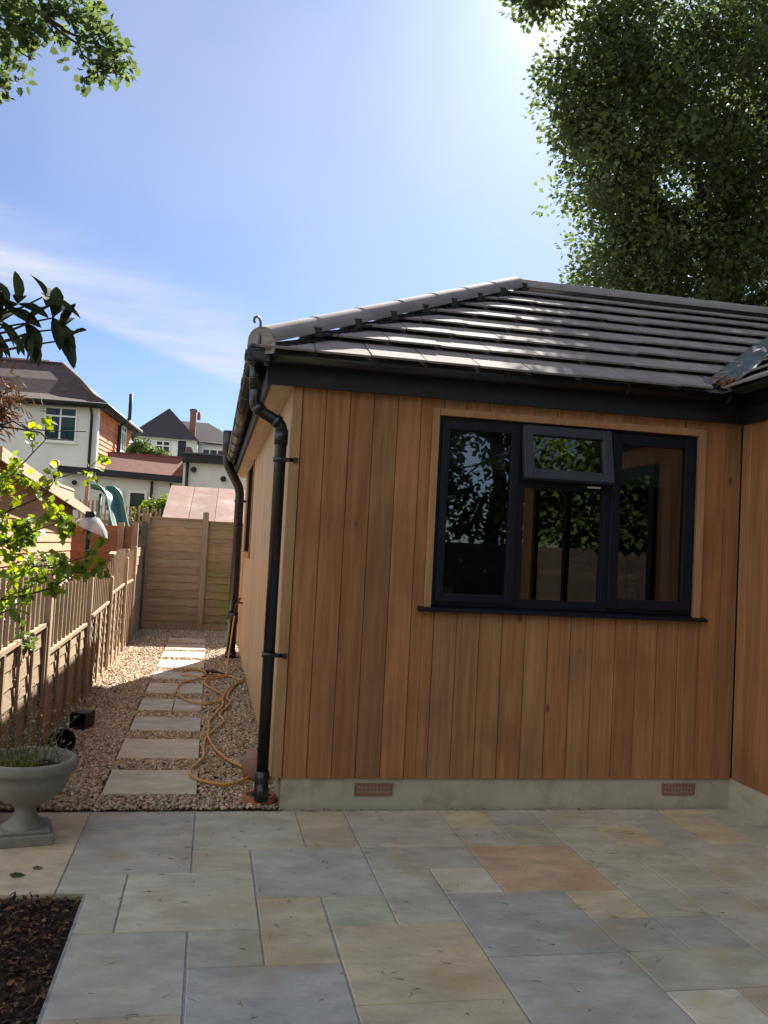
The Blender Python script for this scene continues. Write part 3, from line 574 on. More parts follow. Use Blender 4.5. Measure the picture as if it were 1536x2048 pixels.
# far soil vent pipe
b = MB(); b.tube(bend([(.14, 12.06, 3.03), (.14, 12.06, 2.62), (.335, 12.06, 2.27), (.335, 12.06, .0)], .09), .06, 22); VP = build('vent_pipe', b, blackp, A)
for pp, rr in (([(.14, 12.06, 3.05), (.14, 12.06, 2.72)], .072), ([(.335, 12.06, .62), (.335, 12.06, .48)], .074), ([(.335, 12.06, .1), (.335, 12.06, .0)], .074)):
    b = MB(); b.tube(pp, rr, 22); build('pipe_socket', b, blackp, VP)
b = MB(); b.tube([(.335, 12.06, 2.1), (.335, 12.06, 2.13)], .068, 20).box(.34, .44, 12.04, 12.08, 2.1, 2.13); build('pipe_bracket', b, blackp, VP)
# outside tap
b = MB(); b.tube([(.44, 11.3, .80), (.37, 11.3, .80), (.345, 11.3, .77), (.345, 11.3, .70)], .011, 8).tube([(.385, 11.3, .80), (.385, 11.3, .85)], .008, 8).tube([(.36, 11.3, .855), (.41, 11.3, .855)], .009, 8).tube([(.345, 11.3, .72), (.345, 11.3, .69)], .017, 10).tube([(.44, 11.3, .80), (.44, 11.3, .60)], .01, 8); build('tap', b, brass, A)

# ---------------------------------------------------------------- things on the gravel
t = thing('drain_pot', (.372, 5.42, 0), 'round terracotta gully pot under the foot of the near downpipe', 'drain')
b = MB(); b.lathe([(.097, -.02), (.097, .045), (.092, .05), (.078, .05), (.076, .015), (0, .012)], .372, 5.42, 36); build('rim', b, terra, t)
b = MB(); b.lathe([(.074, .02), (.07, .045), (.045, .048), (.044, .02)], .372, 5.42, 30); build('collar', b, blackp, t)
b = MB(); r4 = random.Random(8); b.lathe([(.001, .20), (.045, .19), (.075, .15), (.088, .09), (.08, .03), (.05, 0)], .365, 5.93, 22); b.xf(lambda v: v+Vector((math.sin(v.z*30)*.006, math.cos(v.x*40)*.006, 0)))
tag(build('boulder', b, pinkst), 'smooth pinkish boulder standing behind the foot of the near downpipe', 'boulder')
def catmull(P, n=8):
    P = [Vector(p) for p in P]; P = [P[0]*2-P[1]]+P+[P[-1]*2-P[-2]]; out = []
    for i in range(1, len(P)-2):
        for k in range(n):
            t_ = k/n; a, b_, c_2, d_ = P[i-1], P[i], P[i+1], P[i+2]
            out.append(.5*((2*b_)+(c_2-a)*t_+(2*a-5*b_+4*c_2-d_)*t_*t_+(3*b_-a-3*c_2+d_)*t_**3))
    return out+[P[-2]]
hz = .034
hp = [(.345, 11.3, .70), (.33, 11.25, .60), (.30, 11.1, .30), (.265, 10.75, .06), (.25, 10.3, hz), (.15, 10.12, hz), (.02, 10.05, hz), (-.12, 10.18, hz+.01), (-.22, 10.3, hz), (-.24, 10.6, hz), (-.1, 10.75, hz), (.02, 10.55, hz), (.0, 10.2, hz+.01), (-.1, 9.95, hz), (-.22, 9.75, hz), (-.26, 9.35, hz), (-.22, 9.05, hz), (-.20, 8.85, hz), (-.12, 8.62, hz), (.02, 8.5, hz), (.14, 8.6, hz), (.2, 8.85, hz), (.19, 9.06, hz), (.09, 9.38, hz), (.01, 9.77, hz), (.06, 10.08, hz+.012), (.16, 10.28, hz), (.28, 10.3, hz), (.38, 10.05, hz), (.42, 9.9, hz), (.36, 9.75, hz), (.30, 9.45, hz), (.24, 8.89, hz), (.26, 8.56, hz), (.16, 8.01, hz), (.19, 7.69, hz), (.11, 7.34, hz), (.05, 7.07, hz), (.03, 6.74, hz), (.03, 6.4, hz), (-.05, 6.0, hz+.006), (0, 5.82, hz), (.15, 5.7, hz), (.26, 5.76, hz), (.35, 5.94, hz), (.31, 6.1, hz), (.19, 6.37, hz), (.11, 6.7, hz), (.06, 7.05, hz+.014), (.07, 7.4, hz), (.07, 7.68, hz), (.13, 8.05, hz), (.19, 8.45, hz), (.20, 8.9, hz), (.27, 9.4, hz+.012), (.36, 9.8, hz), (.47, 10.19, hz+.02), (.44, 10.9, .10)]
b = MB(); b.tube(catmull(hp), .0095, 8); HO = build('garden_hose', b, hosem); tag(HO, 'long yellow garden hose looped over the gravel and clipped to the wall tap', 'hose')
b = MB(); b.tube([(.345, 11.3, .72), (.337, 11.27, .64)], .017, 10); build('hose_connector', b, blackm, HO)
t = thing('spray_gun', (.08, 10.45, .03), 'black hose spray gun lying on the gravel by the hose loop', 'spray gun')
b = MB(); b.tube([(.02, 10.45, .055), (.10, 10.45, .06), (.16, 10.43, .055), (.24, 10.40, .035)], [.028, .024, .012, .008], 12); build('barrel', b, blackp, t)
b = MB(); b.tube([(.07, 10.45, .05), (.075, 10.38, .03)], .012, 8); build('handle', b, hosem, t)
# black square pot on its side (open end to camera)
t = thing('square_pot', (-.93, 7.45, 0), 'square black plastic plant pot lying on its side on the gravel', 'plant pot')
b = MB(); x0, x1, y0, y1, z0, z1 = -1.0, -.868, 7.38, 7.56, .012, .14; w = .004
b.hexa([(x0, y0, z0), (x1, y0, z0), (x1-.012, y1, z0+.01), (x0+.012, y1, z0+.01), (x0, y0, z0+w), (x1, y0, z0+w), (x1-.012, y1, z0+w+.01), (x0+.012, y1, z0+w+.01)])
b.hexa([(x0, y0, z1), (x1, y0, z1), (x1-.012, y1, z1-.01), (x0+.012, y1, z1-.01), (x0, y0, z1+w), (x1, y0, z1+w), (x1-.012, y1, z1+w-.01), (x0+.012, y1, z1+w-.01)])
b.hexa([(x0, y0, z0), (x0+w, y0, z0), (x0+w+.012, y1, z0+.01), (x0+.012, y1, z0+.01), (x0, y0, z1), (x0+w, y0, z1), (x0+w+.012, y1, z1-.01), (x0+.012, y1, z1-.01)])
b.hexa([(x1-w, y0, z0), (x1, y0, z0), (x1-.012, y1, z0+.01), (x1-w-.012, y1, z0+.01), (x1-w, y0, z1), (x1, y0, z1), (x1-.012, y1, z1-.01), (x1-w-.012, y1, z1-.01)])
b.box(x0+.012, x1-.012, y1-.002, y1+.002, z0+.01, z1-.01)
a_ = R(-20); cx, cy = -.93, 7.45
b.xf(lambda v: Vector((cx+(v.x-cx)*math.cos(a_)-(v.y-cy)*math.sin(a_), cy+(v.x-cx)*math.sin(a_)+(v.y-cy)*math.cos(a_), v.z)))
build('pot_body', b, blackm, t)
# round black pot lying with its open mouth to the camera
t = thing('round_pot', (-.95, 6.65, 0), 'round black plastic plant pot tipped over behind the stone urn', 'plant pot')
b = MB(); b.lathe([(.085, 0), (.092, 0), (.092, .02), (.086, .02), (.066, .15), (0, .15), (0, .145), (.062, .145), (.082, .02), (.085, 0)], 0, 0, 32)
b.xf(lambda v: Vector((-.95+v.x, 6.60+v.z*.93+v.y*.3, .092+v.y*.93-v.z*.2))); build('pot_body', b, blackm, t)
# stone urn with dying plants
UX, UY = -.845, 4.80
t = thing('stone_urn', (UX, UY, 0), 'grey stone pedestal urn on the tan slabs with straggly dying plants', 'urn')
b = MB(); b.box(-.135, .135, -.135, .135, 0, .052, ch=.006).box(-.118, .118, -.118, .118, .0525, .068, ch=.004); b.xf(lambda v: Vector((UX+v.x*.97-v.y*.22, UY+v.x*.22+v.y*.97, v.z))); build('base', b, urnm, t, .004)
b = MB(); b.lathe([(.108, .066), (.106, .076), (.085, .090), (.062, .112), (.052, .138), (.05, .155), (.058, .17)], UX, UY, 64, flute=.015); build('pedestal', b, urnm, t)
b = MB(); b.lathe([(.056, .168), (.075, .182), (.125, .205), (.175, .245), (.202, .295), (.210, .34), (.214, .35), (.236, .353), (.243, .372), (.238, .398), (.226, .412), (.212, .41), (.203, .39), (.196, .33), (.16, .30), (0, .3)], UX, UY, 64); build('bowl', b, urnm, t)
b = MB(); vs = [(UX, UY, .372)]
for r_ in (.07, .14, .198):
    for k in range(20): vs.append((UX+r_*math.cos(k*.3142), UY+r_*math.sin(k*.3142), .365+random.uniform(-.012, .014)-r_*.08))
b.add(vs, [(0, 1+k, 1+(k+1) % 20) for k in range(20)]+[(1+20*j+k, 21+20*j+k, 21+20*j+(k+1) % 20, 1+20*j+(k+1) % 20) for j in range(2) for k in range(20)]); build('soil', b, soilm, t)
stm = MB(); LP, LD = [], []; r5 = random.Random(11)
for i in range(34):
    a = r5.uniform(0, 6.28); rr = r5.uniform(.02, .17); p = Vector((UX+rr*math.cos(a), UY+rr*math.sin(a), .36)); d = Vector((r5.uniform(-.25, .45), r5.uniform(-.3, .3), 1)).normalized(); h = r5.choice([.12, .2, .3, .38, .42])*r5.uniform(.7, 1.1); pts = [p]
    for s in range(7):
        p = p+d*h/7; d = (d+Vector((r5.uniform(-.25, .3), r5.uniform(-.25, .25), r5.uniform(-.1, .1)))).normalized(); pts.append(p)
        for _ in range(3):
            if r5.random() < .8: LP.append(tuple(p+Vector((r5.uniform(-.008, .008),)*3))); LD.append((r5.gauss(0, 1), r5.gauss(0, 1), r5.gauss(.4, .6)))
    stm.tube(pts, [.0016]*4+[.0011]*4, 4)
build('stems', stm, M('stem', (.16, .13, .07), (.1, .09, .05), 20, rough=.8), t)
n = len(LP); leafobj('foliage', np.array(LP), np.array(LD), rdir(n), rng.uniform(.010, .022, n), rng.uniform(.006, .012, n), T_QUAD, greyleaf, t, tints(n, .45, .1)*np.where(rng.random((n, 1)) < .25, 2.2, 1))
gr = MB()
for i in range(240):
    a = r5.uniform(2.2, 5.2); rr = r5.uniform(.03, .18); p = Vector((UX+rr*math.cos(a), UY+rr*math.sin(a), .37)); d = Vector((r5.uniform(-1, .9), r5.uniform(-.8, .4), r5.uniform(.3, 1.2))).normalized(); l = r5.uniform(.06, .17); w = d.cross(ZV).normalized()*.0018; q = p+d*l*.55; e = q+(d+Vector((0, 0, -.9))).normalized()*l*.45; v = r5.uniform(.5, 1.3)
    gr.add([p-w, p+w, q+w, q-w, e], [(0, 1, 2, 3), (3, 2, 4)], (v, v, v*.9))
build('grass_tuft', gr, drygr, t)

# ---------------------------------------------------------------- fences
def lap(b, x0, x1, z0, z1, rows, seed, y=0, tilt_=.012, var=.12, waney=.010):
    """waney-lap boards in a local x-z panel facing -y"""
    r = random.Random(seed); h = (z1-z0)/rows; n = 10
    for i in range(rows):
        za, zb = z0+i*h, z0+(i+1)*h+.012; v = 1+r.uniform(-var, var); hu = r.uniform(-.05, .05); ph = r.uniform(0, 6); a = r.uniform(.3, 1)*waney; vs = []
        for k in range(n+1):
            x = x0+(x1-x0)*k/n; w = a*math.sin(ph+k*1.1)+a*.6*math.sin(ph*2+k*2.7)
            vs += [(x, y-tilt_, za+w), (x, y-.002, min(zb, z1)), (x, y-tilt_+.008, za+w)]
        fs = []
        for k in range(n): fs += [(3*k, 3*k+3, 3*k+4, 3*k+1), (3*k, 3*k+2, 3*k+5, 3*k+3), (3*k+2, 3*k+1, 3*k+4, 3*k+5)]
        b.add(vs, fs, (v*(1+hu), v, v*(1-hu)))
FX = -1.13
def toX(mb, xf=FX): return mb.xf(lambda v: Vector((xf-v.y, v.x, v.z)))     # local x -> world Y, facing +X
# side fence facing the path: runs along Y at x=FX
F = thing('side_fence', (FX, 5, 0), 'weathered low panel fence with batten trellis tops along the left of the path', 'fence')
posts = [(4.86, 1.30), (6.66, 1.29), (8.86, 1.17), (10.66, 1.09), (12.42, 1.28), (13.72, 1.42)]
for i, (y, z) in enumerate(posts):
    b = MB(); b.box(FX-.045, FX+.045, y-.045, y+.045, -.09, z-.012, hv(.08)).hexa([(FX-.045, y-.045, z-.012), (FX+.045, y-.045, z-.012), (FX+.045, y+.045, z-.012), (FX-.045, y+.045, z-.012), (FX-.03, y-.03, z+.004), (FX+.03, y-.03, z+.004), (FX+.03, y+.03, z+.004), (FX-.03, y+.03, z+.004)]); build('post', b, postm, F, .003)
pan = [(4.91, 6.61, (1.34, 1.355, 1.37), .87, .92), (6.71, 8.81, (1.175, 1.185, 1.205), .70, .725), (8.91, 10.61, (1.21, 1.20, 1.30), .76, .815), (10.71, 12.37, (1.35, 1.42, 1.40), .885, .94), (12.47, 13.67, (1.40, 1.39, 1.38), .93, .94)]
for i, (a, c, tops, ra, rc) in enumerate(pan):
    b = b1 = MB(); b2 = MB(); ns = 8; L_ = c-a
    top = lambda t: tops[0]*(1-t)**2+(2*tops[1]-.5*(tops[0]+tops[2]))*2*t*(1-t)+tops[2]*t*t
    rail = lambda t: ra+(rc-ra)*t
    # capping and middle rail
    for k in range(ns):
        t0, t1 = k/ns, (k+1)/ns
        for b, fn, hh, w in ((b, top, .026, .032), (b2, rail, .03, .028)):
            za, zb = fn(t0), fn(t1); xa, xb = a+L_*t0, a+L_*t1
            xa -= .0005*k; b.hexa([(xa, -w, za-hh), (xb, -w, zb-hh), (xb, w, zb-hh), (xa, w, za-hh), (xa, -w, za), (xb, -w, zb), (xb, w, zb), (xa, w, za)])
    toX(b1); build('top_rail', b1, fencem, F); b2 = MB(); b2.hexa([(a, -.028, ra-.028), (c, -.028, rc-.028), (c, .028, rc-.028), (a, .028, ra-.028), (a, -.028, ra), (c, -.028, rc), (c, .028, rc), (a, .028, ra)]); toX(b2); build('middle_rail', b2, fencem, F)
    nb_ = 11 if i < 4 else 8
    for k in range(nb_):
        t0 = (k+.5)/nb_; x = a+L_*t0; z0_, z1_ = rail(t0), top(t0)-.024; lean = random.uniform(-.012, .012); v = hv(.12); b = MB()
        for yy in (-.0115,):
            b.hexa([(x-.011, yy, z0_), (x+.011, yy, z0_), (x+.011, yy+.023, z0_), (x-.011, yy+.023, z0_), (x-.011+lean, yy, z1_), (x+.011+lean, yy, z1_), (x+.011+lean, yy+.023, z1_), (x-.011+lean, yy+.023, z1_)], v)
        toX(b); build('batten', b, fencev, F)
    b = MB(); s0 = len(b.v); lap(b, a, c, 0, 1, 7, 20+i)
    b.xf(lambda v: Vector((v.x, v.y, .02+v.z*(rail((v.x-a)/L_)-.05)))); toX(b); build('lap_panel', b, fencem, F)
    for x in [a+L_*(k+1)/4+random.uniform(-.04, .04) for k in range(3)]+[a+.018, c-.018]:
        b = MB(); b.box(x-.018, x+.018, -.034, -.0135, .02, rail((x-a)/L_)-.03, hv(.1)); toX(b); build('upright', b, fencev, F)
    b = MB(); b.box(a, c, -.022, .0, -.06, .06 if i != 3 else .14); toX(b); build('gravel_board', b, postm, F)
# plain panel between the trellis fence and the back fence
b = MB(); lap(b, 13.77, 15.6, .02, 1.40, 10, 40); toX(b); build('lap_panel', b, fencem, F)
b = MB(); b.box(FX-.05, FX+.04, 15.50, 15.60, -.09, 1.83); build('post', b, M('dark_post', (.13, .12, .11), (.09, .085, .08), 9, rough=.9), F)
# back fence
B = thing('back_fence', (-.4, 15.7, 0), 'tall waney lap fence with green algae closing off the end of the path', 'fence')
for x, z in ((-1.10, 1.985), (-.12, 2.055), (1.2, 2.0)):
    b = MB(); b.box(x-.05, x+.05, 15.62, 15.72, -.09, z, ch=.008); build('post', b, postm, B, .004)
for (x0, x1, z, sd_, mt) in ((-1.05, -.17, 1.925, 50, fencem), (-.07, 1.15, 1.90, 51, mossm)):
    b = MB(); lap(b, x0, x1, .02, z-.02, 14, sd_, waney=.013, tilt_=.018); b.box(x0, x1, -.02, .02, z-.022, z+.006); b.xf(lambda v: Vector((v.x, 15.69+v.y, v.z))); build('lap_panel', b, mt, B)
b = MB(); b.box(-1.05, 1.15, 15.665, 15.69, -.08, .11); build('gravel_board', b, postm, B)
# neighbour's low reddish fence to the left of it
NF = thing('neighbour_fence', (-2.2, 15.75, 0), 'low reddish brown panel fence across the neighbour garden behind the shed', 'fence')
for x in (-3.4, -1.53, -1.30): b = MB(); b.box(x-.05, x+.05, 15.7, 15.8, -.09, 1.80, ch=.01); build('post', b, postm, NF)
for (x0, x1) in ((-5.2, -3.45), (-3.35, -1.58), (-1.48, -1.35)):
    b = MB(); lap(b, x0, x1, .0, 1.74, 11, 60+int(x0*3)); b.xf(lambda v: Vector((v.x, 15.75+v.y, v.z))); build('lap_panel', b, redfence, NF)
# picket fence and pole further off
PF = thing('picket_fence', (-1.7, 18.5, 0), 'narrow upright wooden picket fence behind the slide', 'fence')
b = MB()
for k in range(26):
    x = -2.62+k*.082; big = k < 5; w = .034 if big else .024; v = hv(.2); z = 2.26 if big else 2.17
    b.hexa([(x-w, 18.48, 0), (x+w, 18.48, 0), (x+w, 18.50, 0), (x-w, 18.50, 0), (x-w*.6, 18.48, z), (x+w*.6, 18.48, z), (x+w*.6, 18.50, z), (x-w*.6, 18.50, z)], v)
build('pickets', b, picketm, PF)
b = MB(); b.box(-2.7, -.5, 18.501, 18.53, .6, .68).box(-2.7, -.5, 18.501, 18.53, 1.8, 1.88); build('rail', b, picketm, PF)
b = MB(); b.box(-2.53, -2.46, 18.40, 18.46, 0, 2.57); tag(build('garden_post', b, picketm), 'slim square timber post rising above the pickets left of the slide', 'post')
# green slide
t = thing('garden_slide', (-1.8, 17.8, 0), 'green plastic children slide curving down behind the low fence', 'slide')
cv = catmull([(-2.25, 18.15, 2.44), (-2.10, 18.1, 2.43), (-1.95, 18.0, 2.30), (-1.86, 17.85, 2.05), (-1.75, 17.6, 1.72), (-1.62, 17.4, 1.45), (-1.5, 17.2, 1.15), (-1.3, 16.9, .9)], 5)
b = MB(); side = Vector((.45, .55, 0)).normalized()*.21; vs = []
for p in cv:
    for s_, h in ((-1, .10), (-.92, .02), (0, 0), (.92, .02), (1, .10)): vs.append(p+side*s_+ZV*h)
m_ = 5; b.add(vs, [(i*5+k, i*5+k+1, (i+1)*5+k+1, (i+1)*5+k) for i in range(len(cv)-1) for k in range(4)], smooth=True)
o = build('chute', b, slidem, t); md = o.modifiers.new('s', 'SOLIDIFY'); md.thickness = .02
b = MB()
for s_ in (-1, 1): b.tube([p+side*s_+ZV*.10 for p in cv], .018, 6, tint=(2.6, 1.6, 1.7))
build('rim', b, slidem, t)
b = MB()
for dx in (0, .35): b.tube([(-2.25+dx*.6, 18.15+dx*.5, 0), (-2.2+dx*.6, 18.15+dx*.5, 2.38)], .03, 8)
build('leg', b, slidem, t)

# ---------------------------------------------------------------- shed with clapboards on the left
t = thing('garden_shed', (-2.25, 12, 0), 'sunlit brown clapboard garden shed behind the low side fence', 'shed')
b = MB(); r6 = random.Random(3); z = -.05; i = 0
while z < 2.25:
    ytop = 14.85; hgt = .135; v = 1+r6.uniform(-.08, .08)
    ys_ = 9.2
    zc = lambda yy: 2.10-(yy-12.17)*.053*1.0
    z1_ = min(z+hgt+.008, 2.28)
    b.hexa([(-2.20, ys_, z), (-2.20, ytop, z), (-2.22, ytop, z), (-2.22, ys_, z), (-2.215, ys_, z1_), (-2.215, ytop, z1_), (-2.235, ytop, z1_), (-2.235, ys_, z1_)], (v, v, v)); z += hgt
build('side_boards', b, shedm, t)
b = MB(); z = -.05
while z < 2.2:
    v = 1+r6.uniform(-.08, .08); b.hexa([(-4.4, 9.19, z), (-2.20, 9.19, z), (-2.20, 9.21, z), (-4.4, 9.21, z), (-4.4, 9.205, z+.143), (-2.20, 9.205, z+.143), (-2.20, 9.22, z+.143), (-4.4, 9.22, z+.143)], (v, v, v)); z += .135
build('end_boards', b, shedm, t); b = MB(); b.box(-4.4, -2.23, 14.80, 14.85, -.05, 2.2); build('far_end_wall', b, shedm, t)
b = MB(); b.hexa([(-4.6, 8.9, 2.60), (-2.02, 8.9, 2.30), (-2.02, 15.3, 1.93), (-4.6, 15.3, 2.25), (-4.6, 8.9, 2.63), (-2.02, 8.9, 2.33), (-2.02, 15.3, 1.96), (-4.6, 15.3, 2.28)]); build('roof', b, M('shed_felt', (.22, .2, .18), (.17, .16, .14), 8, rough=.9), t)
b = MB(); b.hexa([(-2.02, 8.9, 2.22), (-1.995, 8.9, 2.22), (-1.995, 15.3, 1.85), (-2.02, 15.3, 1.85), (-2.02, 8.9, 2.35), (-1.995, 8.9, 2.35), (-1.995, 15.3, 1.98), (-2.02, 15.3, 1.98)]); build('barge_board', b, bargem, t)
# black post with a clear plastic cone
t = thing('feeder_post', (-1.58, 12, 0), 'black garden post topped by a tilted clear plastic cone', 'post')
b = MB(); b.tube([(-1.60, 12, -.05), (-1.575, 12, 1.5), (-1.56, 12, 1.83)], .028, 12).tube([(-1.565, 12, 1.74), (-1.56, 12, 1.86)], .065, 14); build('pole', b, blackm, t)
b = MB(); b.lathe([(.03, .14), (.10, .10), (.20, .02), (.24, -.05)], 0, 0, 24); b.xf(lambda v: Vector((-1.53+v.x*.92+v.z*.38, 12+v.y, 1.66+v.z*.92-v.x*.38))); build('cone', b, clearp, t)
b = MB(); b.tube([(-1.65, 11.95, 1.58), (-1.47, 11.95, 1.76)], .014, 6); build('strut', b, brass, t)
# pink felt roofed shed beyond the back fence
t = thing('felt_roof_shed', (0, 17.6, 0), 'shed with a sunlit pinkish mineral felt roof behind the tall back fence', 'shed')
b = MB(); n_ = 5; 
for k in range(n_):
    f0, f1 = k/n_, (k+1)/n_-.004; xb0, xb1 = -.94, 1.5; xt0, xt1 = -.86, 1.5
    v = 1+random.uniform(-.1, .1); b.hexa([(xb0+(xb1-xb0)*f0, 17.0, 1.90), (xb0+(xb1-xb0)*f1, 17.0, 1.90), (xt0+(xt1-xt0)*f1, 18.25, 2.61), (xt0+(xt1-xt0)*f0, 18.25, 2.61), (xb0+(xb1-xb0)*f0, 17.0, 1.93), (xb0+(xb1-xb0)*f1, 17.0, 1.93), (xt0+(xt1-xt0)*f1, 18.25, 2.64), (xt0+(xt1-xt0)*f0, 18.25, 2.64)], (v, v, v))
b.hexa([(-.86, 18.25, 2.61), (1.5, 18.25, 2.61), (1.5, 19.3, 1.95), (-.86, 19.3, 1.95), (-.86, 18.25, 2.64), (1.5, 18.25, 2.64), (1.5, 19.3, 1.98), (-.86, 19.3, 1.98)]); build('roof', b, feltp, t)
b = MB(); b.box(-.86, 1.4, 17.1, 17.13, -.05, 1.92).box(-.86, -.83, 17.13, 19.1, -.05, 1.97); build('wall', b, shedm, t)

# ---------------------------------------------------------------- houses
def win(parent, fr, x0, x1, z0, z1, y, nx=2, tr=.26, w=.05, tf=lambda v: v, glassm=houseglass, blind=True):
    b = MB(); frame(b, x0, x1, z0, z1, y-.05, y+.02, w); zt = z1-(z1-z0)*tr
    if tr: b.box(x0+w, x1-w, y-.051, y+.02, zt-w/2, zt+w/2)
    for k in range(1, nx):
        x = x0+(x1-x0)*k/nx; b.box(x-w*.5, x+w*.5, y-.052, y+.02, z0+w, z1-w)
    b.box(x0-.04, x1+.04, y-.09, y, z0-.05, z0-.001)
    b.xf(tf); o = build('window', b, fr, parent)
    b = MB(); b.box(x0+w*.5, x1-w*.5, y-.012, y-.006, z0+w*.5, z1-w*.5); b.xf(tf); build('pane', b, glassm, o)
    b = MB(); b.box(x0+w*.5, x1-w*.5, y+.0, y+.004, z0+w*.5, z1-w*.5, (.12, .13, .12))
    if blind: b.box(x0+w, x1-w, y-.004, y-.001, z0+(z1-z0)*.42, z1-w, (.75, .78, .72))
    b.xf(tf); build('blind', b, blindm, o); return o
# tile-hung neighbour house, turned 5 degrees
ha = R(5); HC = Vector((-3.91, 30, 0)); E1 = Vector((math.cos(ha), -math.sin(ha), 0)); E2 = Vector((math.sin(ha), math.cos(ha), 0))
hf = lambda v: HC+E1*v.x+E2*v.y+ZV*v.z
H = thing('neighbour_house', (-3.91, 30, 0), 'two storey white rendered house with brown hip roof and orange tile-hung side', 'house')
b = MB(); b.box(-7, 0, 0, .2, 0, 5.85).box(-.1, 0, .2, 6.0, 0, 3.0).box(-7, 0, 5.8, 6.0, 0, 5.8); b.xf(hf); build('wall', b, renderw, H)
b = MB(); z = 2.9; r7 = random.Random(6); i = 0
while z < 5.8:
    y = .22-(i % 2)*.0
    while y < 6.0:
        v = r7.uniform(.82, 1.12); y1_ = min(y+.36, 6.0); b.hexa([(0, y, z), (.045, y, z), (.045, y1_-.012, z), (0, y1_-.012, z), (0, y, z+.17), (.018, y, z+.17), (.018, y1_-.012, z+.17), (0, y1_-.012, z+.17)], (v, v*.95, v*.9)); y += .36
    z += .155; i += 1
b.xf(hf); build('hung_tiles', b, tilered, H)
b = MB(); b.box(-.02, .06, .0, .21, 2.4, 5.8); b.xf(hf); build('corner_strip', b, whitep, H)
win(H, whitep, -1.65, -.61, 4.53, 5.66, 0, 2, tf=hf)
sidef = lambda v: hf(Vector((.045+(-v.y), v.x, v.z)))
win(H, whitep, 3.45, 4.75, 4.72, 5.72, 0, 3, tf=sidef, blind=False)
b = MB(); e = .3; P0, P1, P2 = (e, -e, 5.80), (e, 6.0+e, 5.80), (-1.95, 3.0, 7.62)
L0, L1, L2 = (-7.3, -e, 5.80), (-7.3, 6+e, 5.80), (-7.3, 3.0, 7.62)
# slight sprocketed kick at the eaves: lower band flatter
def lerp(a, c, t): return tuple(a[i]*(1-t)+c[i]*t for i in range(3))
def lowered(p, d): return (p[0], p[1], p[2]-d)
for A0, A1, T0, T1 in ((L0, P0, L2, P2), (P0, P1, P2, P2), (P1, L1, P2, L2)):
    m0, m1 = lowered(lerp(A0, T0, .25), .10), lowered(lerp(A1, T1, .25), .10); q0, q1 = lerp(A0, T0, .55), lerp(A1, T1, .55)
    b.add([A0, A1, m1, m0], [(0, 1, 2, 3)]); b.add([m0, m1, q1, q0], [(0, 1, 2, 3)])
    if T0 == T1: b.add([q0, q1, T1], [(0, 1, 2)])
    else: b.add([q0, q1, T1, T0], [(0, 1, 2, 3)])
b.xf(hf); RFN = build('roof', b, rooft, H)
b = MB()
b.tube([P0, lowered(lerp(P0, P2, .25), .08), lerp(P0, P2, .55), P2], .09, 8).tube([P2, L2], .09, 8); b.xf(hf); build('ridge_tile', b, rooft, RFN)
b = MB(); b.tube([(-7.3, -.36, 5.78), (.36, -.36, 5.78), (.36, 6.3, 5.76)], .07, 8).box(-7.3, .28, -.30, -.27, 5.66, 5.79).box(.27, .30, -.3, 6.3, 5.66, 5.79).box(-7.3, .27, -.27, 0, 5.70, 5.73).box(.05, .27, 0, 6.3, 5.70, 5.73); b.xf(hf); build('gutter', b, blackm, H)
b = MB(); b.tube([(-.14, -.33, 5.7), (-.14, -.08, 5.45), (-.14, -.08, 3.4)], .045, 8); b.xf(hf); build('downpipe', b, blackm, H)
b = MB(); b.tube([(.45, 3.2, 6.75), (.45, 3.2, 5.85), (.14, 3.15, 5.55), (.14, 3.15, 4.3)], .065, 10); b.xf(hf); build('flue_pipe', b, blackm, H)
b = MB(); b.add([(-7.4, 5.5, 6.8), (-2.55, 5.5, 6.8), (-3.9, 8.3, 8.75), (-7.4, 8.3, 8.75), (-2.55, 11, 6.8)], [(0, 1, 2, 3), (1, 4, 2)]); b.xf(hf); build('rear_roof', b, roofred, H)
# rear extension with dark fascia and lean-to roof
X_ = thing('white_extension', (-2.5, 25, 0), 'long low white rendered house extension with black fascia and red lean-to roof', 'building')
b = MB(); b.box(-4.04, -.90, 25, 25.2, 0, 3.25); build('wall', b, creamw, X_)
b = MB(); b.hexa([(-4.15, 24.8, 3.20), (-.88, 24.8, 3.12), (-.88, 25.3, 3.12), (-4.15, 25.3, 3.20), (-4.15, 24.8, 3.38), (-.88, 24.8, 3.29), (-.88, 25.3, 3.29), (-4.15, 25.3, 3.38)]); build('fascia', b, blackm, X_)
b = MB(); b.add([(-3.05, 25.31, 3.30), (-.90, 25.31, 3.28), (-.93, 26.6, 3.95), (-2.98, 26.6, 3.98)], [(0, 1, 2, 3)]); b.box(-3.1, -.93, 26.55, 26.7, 3.0, 4.0, (.8, .8, .8)); build('roof', b, roofred, X_)
win(X_, whitep, -2.95, -2.45, 2.2, 2.85, 25, 1, 0, .06, blind=False)
b = MB(); frame(b, -2.32, -1.80, .9, 2.84, 24.95, 25.02, .07); o = build('door', b, whitep, X_); b = MB(); b.box(-2.26, -1.86, 24.97, 24.98, .97, 2.78); build('pane', b, houseglass, o)
b = MB(); b.tube([(-1.69, 24.9, 3.12), (-1.69, 24.9, 1.0)], .04, 8).tube([(-1.2, 24.9, 3.1), (-1.18, 24.9, 2.98), (-.98, 24.9, 2.9), (-.95, 24.9, 1)], .035, 8); build('downpipe', b, blackm, X_)
b = MB(); b.lathe([(0, 0), (.06, 0), (.07, .08), (.03, .12), (0, .12)], 0, 0, 14); b.xf(lambda v: Vector((-3.72+v.x, 24.9+v.z*.6, 2.95+v.y))); build('wall_lamp', b, blackm, X_)
b = MB(); b.box(-4.35, -4.12, 24.7, 24.95, 3.28, 3.52); build('roof_vent', b, bargem, X_, .05)
